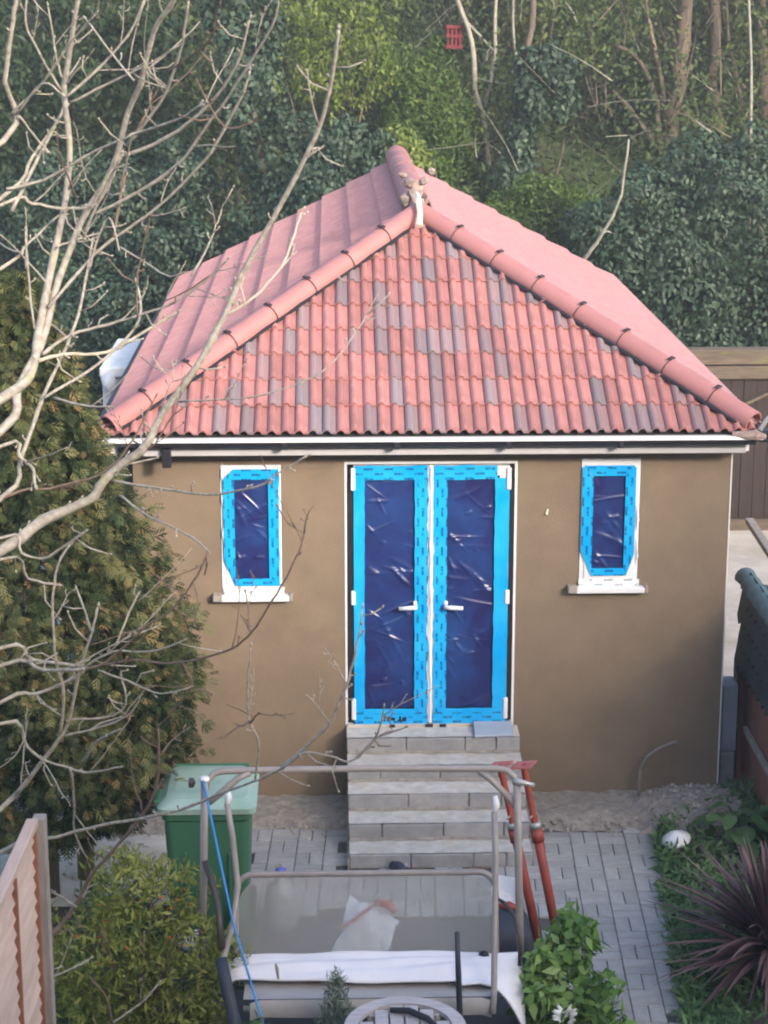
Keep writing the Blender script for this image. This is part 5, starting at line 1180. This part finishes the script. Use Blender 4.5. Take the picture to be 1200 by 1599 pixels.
bush('ivy_bush', 'dark blue green ivy mass behind the left of the red roof', 'ivy', (-.2, 25.3, 1.2), L_IVY,
     [((-.1,25,3.35),(.75,.6,1.0)),((.55,25.1,3.4),(.55,.55,.85)),((-.6,25,2.6),(.9,.6,.8)),((-1.4,25.2,2.4),(.75,.6,.8)),((-2.2,25.4,2.2),(.8,.6,.9)),((.75,25.0,2.7),(.6,.5,.7)),((-3.0,25.4,1.9),(.8,.6,.9))],
     50000, .074, .05, 64, 5, clump=14, down=.8, jit=.5)
bush('spring_shrub', 'yellow green shrub with hanging sprays above the ivy', 'shrub', (-.1, 27.3, 2.2), L_YEL,
     [((-.35,27,5.75),(.55,.5,.6)),((.15,27,5.55),(.5,.5,.7)),((.6,27,5.35),(.35,.4,.6)),((.25,27,6.2),(.9,.6,.5)),((.45,26.9,4.85),(.3,.3,.35)),((.0,26.9,4.9),(.35,.3,.3)),((-.7,27,6.1),(.4,.4,.4))]+[((random.uniform(-.75,.85),26.75,random.uniform(4.7,5.7)),(.09,.09,random.uniform(.18,.4))) for _ in range(26)],
     5200, .085, .042, 65, 4, clump=14, down=1.2, jit=.6, hollow=.35)
bush('spring_shrub', 'small yellow green sprig beside the ridge end', 'shrub', (1.0, 25.6, 1.4), L_YEL, [((1.0,25.3,3.9),(.28,.3,.35)),((.85,25.3,4.25),(.25,.3,.22))], 1500, .08, .045, 66, 2, down=.8)
bush('green_shrub', 'fine leaved green shrub right of the hanging sprays', 'shrub', (1.4, 29.6, 3.2), L_GRN, [((1.3,29.4,4.4),(.55,.5,.9)),((1.7,29.3,3.8),(.6,.5,.7)),((1.0,29.3,4.9),(.4,.4,.5)),((1.9,29.4,3.3),(.5,.4,.5))], 15000, .10, .028, 67, 4, clump=14, down=-.5, jit=.8, hollow=.5)
bush('green_shrub', 'bright green low bush above the right roof slope', 'shrub', (3.0, 28.0, 2.4), L_GRN, [((2.9,27.8,3.0),(.6,.5,.55)),((3.4,27.8,2.9),(.4,.4,.45)),((2.45,27.9,2.8),(.45,.4,.4))], 11000, .09, .034, 68, 3, clump=14, down=-.3, jit=.8, hollow=.5, lo=.15)
bush('dark_shrub', 'dark green thicket behind the branches at upper left', 'shrub', (-3.6, 28, 2.4), L_DARK, [((-3.6,28,4.3),(.9,.6,1.2)),((-2.6,28.4,4.9),(.8,.6,1.0)),((-4.6,28,5.0),(.9,.6,1.3)),((-2.3,28,3.7),(.8,.6,.8)),((-3.2,28.3,5.9),(1.0,.6,.6))], 13000, .12, .06, 69, 5, clump=14, lo=.0, hi=.75, hollow=.4)
bush('ivy_bush', 'ivy clump on the bank seen between the bare branches', 'ivy', (-2.9, 26.4, 1.6), L_IVY, [((-2.8,26.4,3.3),(.7,.5,.8)),((-3.7,26.4,3.1),(.8,.5,.9)),((-1.9,26.4,3.6),(.5,.5,.6))], 16000, .075, .05, 70, 3, clump=14)
# ground layer and the wood beyond, too dense to count
r = np.random.default_rng(71)
n = 110000
X = r.uniform(-7, 9, n); Y = 23.2+13.5*r.uniform(0, 1, n)**1.1
Pp = np.stack([X, Y, np.array([hill_z(a, b) for a, b in zip(X, Y)])+np.abs(r.normal(0, .30, n))], 1)
bare = (((X-3.6)/1.1)**2+((Y-29.6)/1.2)**2 < 1) & (r.uniform(0, 1, n) > .12); Pp = Pp[~bare]
V, F = leaf_faces(Pp, np.tile([0, -.5, .8], (len(Pp), 1)), .12, .05, r, -.3, .8, .8)
link('undergrowth', mesh_np('undergrowth', V, F, tinted(Pp, r, 0, 1, .6)), L_BROWN, None, 'stuff')
tag(bpy.data.objects['undergrowth'], 'mixed green and brown undergrowth covering the wooded bank', 'undergrowth')
n = 170000
X = r.uniform(-6, 9, n); Y = r.uniform(28.8, 35, n)
Z = np.array([hill_z(a, b) for a, b in zip(X, Y)])+r.uniform(.2, 4.5, n)
g = np.sin(X*1.9+PH[9])*np.cos(Z*2.3+PH[10])+.6*np.sin(X*4.7+Z*3.1+Y*2.0+PH[11])+.4*r.normal(size=n)
Pp = np.stack([X, Y, Z], 1)[g > -.05]
V, F = leaf_faces(Pp, r.normal(size=(len(Pp), 3)), .10, .048, r, .5, .8, .8)
link('far_foliage', mesh_np('far_foliage', V, F, tinted(Pp, r, .25, 1, .5)), L_BROWN, None, 'stuff')
tag(bpy.data.objects['far_foliage'], 'sparse spring foliage of the wood on the bank', 'foliage')
tw = twig_cloud('brushwood', None, M['palebark'], 260, (-6, 8.5, 27.5, 35, 2.2), 72)
tag(tw, 'tangle of thin bare twigs all over the wooded bank', 'twigs')
tw2 = twig_cloud('brushwood', None, M['trunk'], 300, (2.2, 8.5, 28.5, 36, 3.6), 73, (.5, 1.4), (.006, .016), .9)
tag(tw2, 'dark upright bare stems in the wood at upper right', 'twigs')
tw3 = twig_cloud('dry_stems', None, M['palebark'], 160, (2.6, 4.2, 23.2, 24.4, .8), 74, (.4, .9), (.004, .008), .6)
tag(tw3, 'dry straw coloured stems between the roof edge and the ivy', 'stems')
rc = thing('red_crate', 'small faded red slatted crate hanging among the trees, top centre', 'crate', (1.79, 29.4, 5.25))
MB().box((1.68, 29.35, 5.25), (1.90, 29.5, 5.58)).build('back', M['redbox'], rc, .01)
for k in range(4): MB().box((1.682+.058*k, 29.30, 5.27), (1.682+.058*k+.034, 29.33, 5.56)).build('slat', M['redbox'], rc, .004)
for zz in (5.25, 5.40, 5.53): MB().box((1.67, 29.28, zz), (1.91, 29.30, zz+.05)).build('rail', M['redbox'], rc, .004)
for xx in (1.71, 1.85): MB().tube([(xx, 29.4, 5.58), (xx+.02, 29.4, 6.2), (xx, 29.42, 6.9)], .006, 5).build('rope', M['rubber'], rc)

# ---- conifer on the left
cf = thing('conifer', 'tall brown tipped green conifer left of the tan wall', 'tree', (-2.0, 12.65, 0))
MB().tube([(-2.0,12.7,-.05),(-1.98,12.68,1.2),(-2.0,12.65,3.0),(-2.0,12.65,4.3)], [.09,.075,.04,.01], 8).build('trunk', M['trunk'], cf, smooth=True)
zt = np.array([.35,.55,.9,1.2,1.6,2.0,2.4,2.9,3.3,3.75,4.1,4.35]); rt_ = np.array([.3,.55,.9,1.0,1.03,.95,.76,.60,.44,.30,.16,.04])
def conifer_sprays(n, seed):
    r = np.random.default_rng(seed)
    z = r.uniform(.62, 4.35, n*3); rr = np.interp(z, zt, rt_); keep = r.uniform(0, 1.25, n*3) < rr; z = z[keep][:n]; rr = rr[keep][:n]; n = len(z)
    a = r.uniform(0, 6.283, n)
    lump = 1+.16*np.sin(a*7+z*5+PH[12])*np.cos(z*9+a*3)+.12*np.sin(a*13-z*11+PH[13])
    q = rr*lump*np.sqrt(r.uniform(.3, 1.02, n))
    Pp = np.stack([-2.0+q*np.cos(a), 12.65+q*np.sin(a), z], 1)
    out = np.stack([np.cos(a), np.sin(a), np.zeros(n)], 1)
    D = unit(out*.55+np.array([0, 0, -.35])+.35*r.normal(size=(n, 3)))
    S = unit(np.cross(D, out+.8*r.normal(size=(n, 3)))); NN = np.cross(S, D)
    Ls = r.uniform(.05, .125, (n, 1)); Vs = []; base_t = np.clip(.28+.25*np.sin(a*5+z*4+PH[14])+.28*r.normal(size=n), 0, .75); tips = (q/rr > .78) & (r.uniform(0, 1, n) < .10); base_t[tips] = r.uniform(.75, 1, tips.sum())
    for k, (f, sg, ln) in enumerate(((0,0,1.0),(.15,1,.6),(.15,-1,.6),(.4,1,.5),(.4,-1,.5),(.62,1,.36),(.62,-1,.36))):
        o = Pp+D*Ls*f; d = unit(D*.75+S*sg*.75+np.array([0, 0, -.15])); w = np.cross(d, NN)*Ls*.042; l = d*Ls*ln
        Q = np.empty((n, 4, 3)); Q[:, 0] = o-w*.6; Q[:, 1] = o+l*.5-w*1.3; Q[:, 2] = o+l; Q[:, 3] = o+l*.5+w*1.3
        Vs.append(Q)
    V = np.concatenate(Vs).reshape(-1, 3); return V, np.arange(len(V)).reshape(-1, 4), np.tile(base_t, 7)
V, F, T = conifer_sprays(38000, 81)
link('crown', mesh_np('crown', V-np.array(origin(cf)), F, T), L_CON, cf)

# ---- yellow evergreen shrub at the bottom left
es = thing('evergreen_shrub', 'yellow green evergreen shrub with orange berries in the bottom left corner', 'shrub', (-1.19, 10.95, 0))
for k in range(9):
    a = k*.7; MB().tube([(-1.19,10.95,-.02),(-1.19+.2*math.cos(a),10.95+.2*math.sin(a),.35),(-1.19+.38*math.cos(a),10.95+.35*math.sin(a),.75)], [.016,.012,.005], 6).build('stem', M['barkbrown'], es, smooth=True)
foliage('crown', es, L_EVER, [((-1.15,10.95,.62),(.38,.36,.42)),((-.92,10.85,.42),(.32,.32,.40)),((-1.45,10.85,.45),(.30,.3,.36)),((-1.1,10.7,.3),(.5,.3,.32)),((-1.25,11.0,.82),(.25,.25,.22))], 12000, .06, .019, 82, down=-.5, jit=.9, spread=.4, hollow=.7, clump=16)
bm = bmesh.new()
for k in range(46):
    a, b = random.uniform(0, 6.28), random.uniform(.2, 1)
    bmesh.ops.create_icosphere(bm, subdivisions=1, radius=random.uniform(.007, .012), matrix=Matrix.Translation((-1.15+.46*b*math.cos(a), 10.85+.4*b*math.sin(a), .35+.65*random.random()*(1.2-b*.7))))
me = bpy.data.meshes.new('berries'); bm.to_mesh(me); bm.free(); me.transform(Matrix.Translation(-origin(es))); link('berries', me, M['orange'], es, 'stuff')

# ---- broad leaved bush by the swing's right leg
rb = bush('rose_bush', 'fresh green leafy bush with white blooms by the swing seat', 'bush', (1.36, 10.9, 0), L_BUSH,
     [((1.36,10.85,.36),(.22,.22,.30)),((1.30,10.75,.2),(.26,.25,.22)),((1.48,10.8,.22),(.22,.22,.22)),((1.42,10.9,.55),(.15,.15,.16)),((1.62,10.7,.05),(.18,.15,.10))], 1900, .085, .05, 83, 6, 'barkbrown', down=.1, jit=.7, hollow=.4, clump=5)
for k in range(34):
    a, b = random.uniform(0, 6.28), random.uniform(-.4, .9); q = .055
    d = Vector((math.cos(a)*math.cos(b), math.sin(a)*math.cos(b), math.sin(b))); c = Vector((1.345, 10.5, .22))+d*.03; s = d.orthogonal().normalized()*.02; u = d.cross(s).normalized()*.02
    MB().add([c-s, c+u*.4+d*.01, c+s+d*.012, c+d*q, ], [(0,1,2,3)]).build('petal', M['petal'], rb)
# ---- cordyline
cd = thing('cordyline', 'purple brown spiky cordyline at the right edge', 'cordyline', (2.72, 11.25, 0))
MB().tube([(2.74,11.25,-.03),(2.73,11.25,.2),(2.72,11.24,.34)], [.05,.045,.035], 8).build('trunk', M['trunk'], cd, smooth=True)
rr = random.Random(9)
for k in range(340):
    dead = k < 28
    a = rr.uniform(0, 6.283); el = rr.uniform(-.5, .25) if dead else (rr.uniform(.15, 1.4))
    L = rr.uniform(.4, .62) if dead else rr.uniform(.6, 1.0); w = rr.uniform(.015, .026)
    d = Vector((math.cos(a)*math.cos(el), math.sin(a)*math.cos(el), math.sin(el))); o = Vector((2.72, 11.24, .20+rr.uniform(0, .14))); s = d.cross(Vector((0, 0, 1))).normalized(); nn = s.cross(d)
    V = []; F = []; S = 7; droop = rr.uniform(.05, .3)
    for i in range(S+1):
        t = i/S; c = o+d*L*t+Vector((0, 0, -1))*droop*L*t*t*1.3; ww = w*(.5+1.2*t if t < .4 else 1.0-(t-.4)/.6*.95)
        V += [c-s*ww, c-nn*ww*.35, c+s*ww]
    for i in range(S): q = 3*i; F += [(q, q+1, q+4, q+3), (q+1, q+2, q+5, q+4)]
    V = [Vector((v.x, v.y, max(v.z, .015))) for v in V]
    o_ = MB().add(V, F).build('leaf', L_CORD, cd, smooth=True)
    at = o_.data.attributes.new('tint', 'FLOAT', 'FACE'); tv = rr.uniform(.85, 1) if dead else rr.uniform(0, .8); at.data.foreach_set('value', [tv]*len(o_.data.polygons))
# ---- broad weed in the bed
bw = thing('broad_weed', 'clump of large soft green leaves beside the right boundary', 'weed', (2.92, 13.35, 0))
for k in range(20):
    a = rr.uniform(0, 6.283); q = rr.uniform(.03, .2); c = Vector((2.92+q*math.cos(a), 13.35+q*1.3*math.sin(a), .12+rr.uniform(0, .22))); d = Vector((math.cos(a), math.sin(a), rr.uniform(-.3, .5))).normalized(); s = d.cross(Vector((0, 0, 1))).normalized(); L = rr.uniform(.10, .19)
    V = []; F = []; S = 6
    for i in range(S+1):
        t = i/S; ww = L*.42*math.sin(math.pi*min(1, .12+t*.88))**.7; cc = c+d*L*t-Vector((0, 0, 1))*.35*L*t*t
        V += [cc-s*ww+Vector((0, 0, .012)), cc, cc+s*ww+Vector((0, 0, .012))]
    for i in range(S): p_ = 3*i; F += [(p_, p_+1, p_+4, p_+3), (p_+1, p_+2, p_+5, p_+4)]
    o_ = MB().add(V, F).build('leaf', L_WEED, bw, smooth=True)
    at = o_.data.attributes.new('tint', 'FLOAT', 'FACE'); at.data.foreach_set('value', [rr.uniform(.35, .9)]*len(o_.data.polygons))
# ---- weeds and grass, uncountable
def weeds(label, n, fx, L, W, seed, m=L_WEED):
    r = np.random.default_rng(seed); pts = []
    while len(pts) < n:
        p = fx(r)
        if p is not None: pts.append(p)
    Pp = np.array(pts); V, F = leaf_faces(Pp, np.tile([0, -.3, .9], (len(Pp), 1)), L, W, r, -.7, .6, .7)
    o = link('weeds', mesh_np('weeds', V, F, tinted(Pp, r, 0, 1, 3)), m, None, 'stuff'); tag(o, label, 'weeds')
def right_bed(r):
    y = r.uniform(10.3, 13.7); e = 2.36-(13.38-y)*.1; x = e+abs(r.normal(0, .3))-.02; return (x, y, abs(r.normal(0, .05))+.01) if x < 3.2 else None
weeds('green weeds along the right edge of the grey paving', 4200, right_bed, .075, .026, 91)
weeds('grass and ivy between the left fence and the evergreen shrub', 2600, lambda r: (r.uniform(-1.72, -1.25), r.uniform(9.9, 12.5), abs(r.normal(0, .08))+.0), .10, .022, 92)
weeds('green tufts behind the left swing leg', 700, lambda r: (r.uniform(-.9, -.55), r.uniform(11.2, 12.3), abs(r.normal(0, .08))), .11, .02, 93)
weeds('weeds at the foot of the right boundary', 500, lambda r: (r.uniform(2.95, 3.2), r.uniform(13.3, 14.3), abs(r.normal(0, .06))+.04), .07, .03, 94)
# ---- small plants along the bottom edge
gs = bush('grey_shrub', 'small grey green needle shrub in front of the swing seat', 'shrub', (0.0, 10.2, 0), L_LAV, [((0,10.2,.40),(.085,.085,.25)),((.05,10.18,.28),(.1,.1,.18)),((-.06,10.2,.25),(.09,.09,.16)),((0,10.2,.6),(.035,.035,.1))], 2600, .05, .010, 95, 3, 'barkbrown', down=-.8, jit=.9, hollow=.2)
pp = thing('potted_plant', 'dark flower pot with small leaves at the bottom edge', 'potted plant', (-.50, 10.05, 0))
MB().lathe([(.09,0),(.12,.25),(.145,.26),(.15,.30),(.13,.30),(.12,.26),(.0,.25)], (-.47,10.05,.0), 20).build('pot', M['black'], pp, smooth=True)
foliage('leaves', pp, L_WEED, [((-.47,10.05,.36),(.14,.12,.1))], 260, .055, .03, 96, down=-.2, hollow=.1)
bush('seedling', 'small grey green seedling just right of the round table', 'plant', (.72, 10.05, 0), L_LAV, [((.72,10.05,.30),(.08,.08,.08)),((.84,10.1,.22),(.07,.07,.07))], 260, .05, .02, 97, 2, 'barkbrown', down=-.2, hollow=.2)
bush('seedling', 'small grey green seedling behind the round table', 'plant', (.50, 10.3, 0), L_LAV, [((.50,10.3,.30),(.08,.08,.08))], 220, .05, .02, 98, 2, 'barkbrown', down=-.2, hollow=.2)

# ------------------------------------------------------------------ bare tree across the left of the view
bt = thing('bare_tree', 'leafless pale barked tree whose branches cross the left side', 'tree', (-2.6, 9.35, 0))
MB().tube([(-2.62,9.35,-.05),(-2.58,9.35,1.0),(-2.55,9.35,2.2),(-2.5,9.36,3.6),(-2.42,9.38,5.2)], [.15,.12,.10,.08,.05], 12).build('trunk', M['bark'], bt, smooth=True)
br = random.Random(17)
for mi, pl in BRANCHES:
    pts = [Vector(p[:3]) for p in pl]; rad = [p[3] for p in pl]; Q = []; RR2 = []
    n = len(pts)
    for i in range(n-1):
        p0, p1, p2, p3 = pts[max(i-1, 0)], pts[i], pts[i+1], pts[min(i+2, n-1)]
        st_ = 4
        for k in range(st_):
            t = k/st_; c = .5*((2*p1)+(p2-p0)*t+(2*p0-5*p1+4*p2-p3)*t*t+(3*p1-p0-3*p2+p3)*t**3)
            Q.append(c+Vector((br.uniform(-1, 1), br.uniform(-1, 1), br.uniform(-1, 1)))*.0025); RR2.append((rad[i]+(rad[i+1]-rad[i])*t)*br.uniform(.92, 1.1)*(1.22 if br.random() < .10 else 1))
    Q.append(pts[-1]); RR2.append(rad[-1]*.8)
    mb = MB().tube(Q, RR2, 7)
    # spurs and buds
    for i in range(2, len(Q)-1):
        if br.random() < .26:
            d = (Q[i+1]-Q[i]).normalized(); o = Vector((br.uniform(-1, 1), br.uniform(-.6, .6), br.uniform(-1, 1))); o = (o-d*o.dot(d)).normalized()
            L = br.uniform(.015, .04) if br.random() < .6 else br.uniform(.06, .22)
            e = Q[i]+(o*.8+d*.5)*L; mb.tube([Q[i], Q[i]+(o*.9+d*.2)*L*.5+Vector((0, 0, .01)), e], [min(.006, RR2[i]*.45), .0042, .003], 5); mb.tube([e, e+(o*.4+d*.7)*.012, e+(o*.4+d*.7)*.024], [.003, .0065, .001], 5)
    for i in range(3, len(Q)-2):
        if br.random() < .085:
            d = (Q[i+1]-Q[i]).normalized(); o = Vector((br.uniform(-1, 1), br.uniform(-.7, .7), br.uniform(-.5, 1))); o = (o-d*o.dot(d)).normalized(); L = br.uniform(.15, .45)
            T = [Q[i]]; dd = (d*.9+o*.8).normalized()
            for k in range(6):
                dd = (dd+Vector((br.uniform(-1, 1), br.uniform(-1, 1), br.uniform(-.6, 1)))*.16).normalized(); T.append(T[-1]+dd*L/6)
                if br.random() < .5:
                    sd = Vector((br.uniform(-1, 1), br.uniform(-1, 1), br.uniform(-1, 1))).normalized(); q_ = T[-1]+(sd+dd).normalized()*br.uniform(.015, .05); mb.tube([T[-1], q_], [.003, .0018], 4); mb.tube([q_, q_+dd*.012], [.004, .001], 4)
            mb.tube(T, [min(.0055, RR2[i]*.6)*(1-.09*k) for k in range(7)], 5)
    e = Q[-1]; d = (Q[-1]-Q[-2]).normalized(); mb.tube([e, e+d*.012, e+d*.03], [RR2[-1], RR2[-1]*1.5, .001], 6)
    mb.build('branch', (M['bark'], M['barkbrown'], M['barkpale'])[mi], bt, smooth=True)

# ------------------------------------------------------------------ added scattering volume standing in for lens glare
hz = MB().box((-48, -24, -1.2), (48, 84, 16)).build('veil', None, None, kind='stuff')
hm = bpy.data.materials.new('veil'); hm.use_nodes = True; hn = hm.node_tree
hn.nodes.remove(hn.nodes['Principled BSDF']); pv = hn.nodes.new('ShaderNodeVolumePrincipled')
pv.inputs['Color'].default_value = (.92, .95, 1.0, 1); pv.inputs['Density'].default_value = .0022; pv.inputs['Anisotropy'].default_value = .2
hn.links.new(pv.outputs[0], hn.nodes['Material Output'].inputs['Volume']); hz.data.materials.append(hm)
tag(hz, 'thin pale haze added for lens glare over the garden and wooded bank', 'veil')
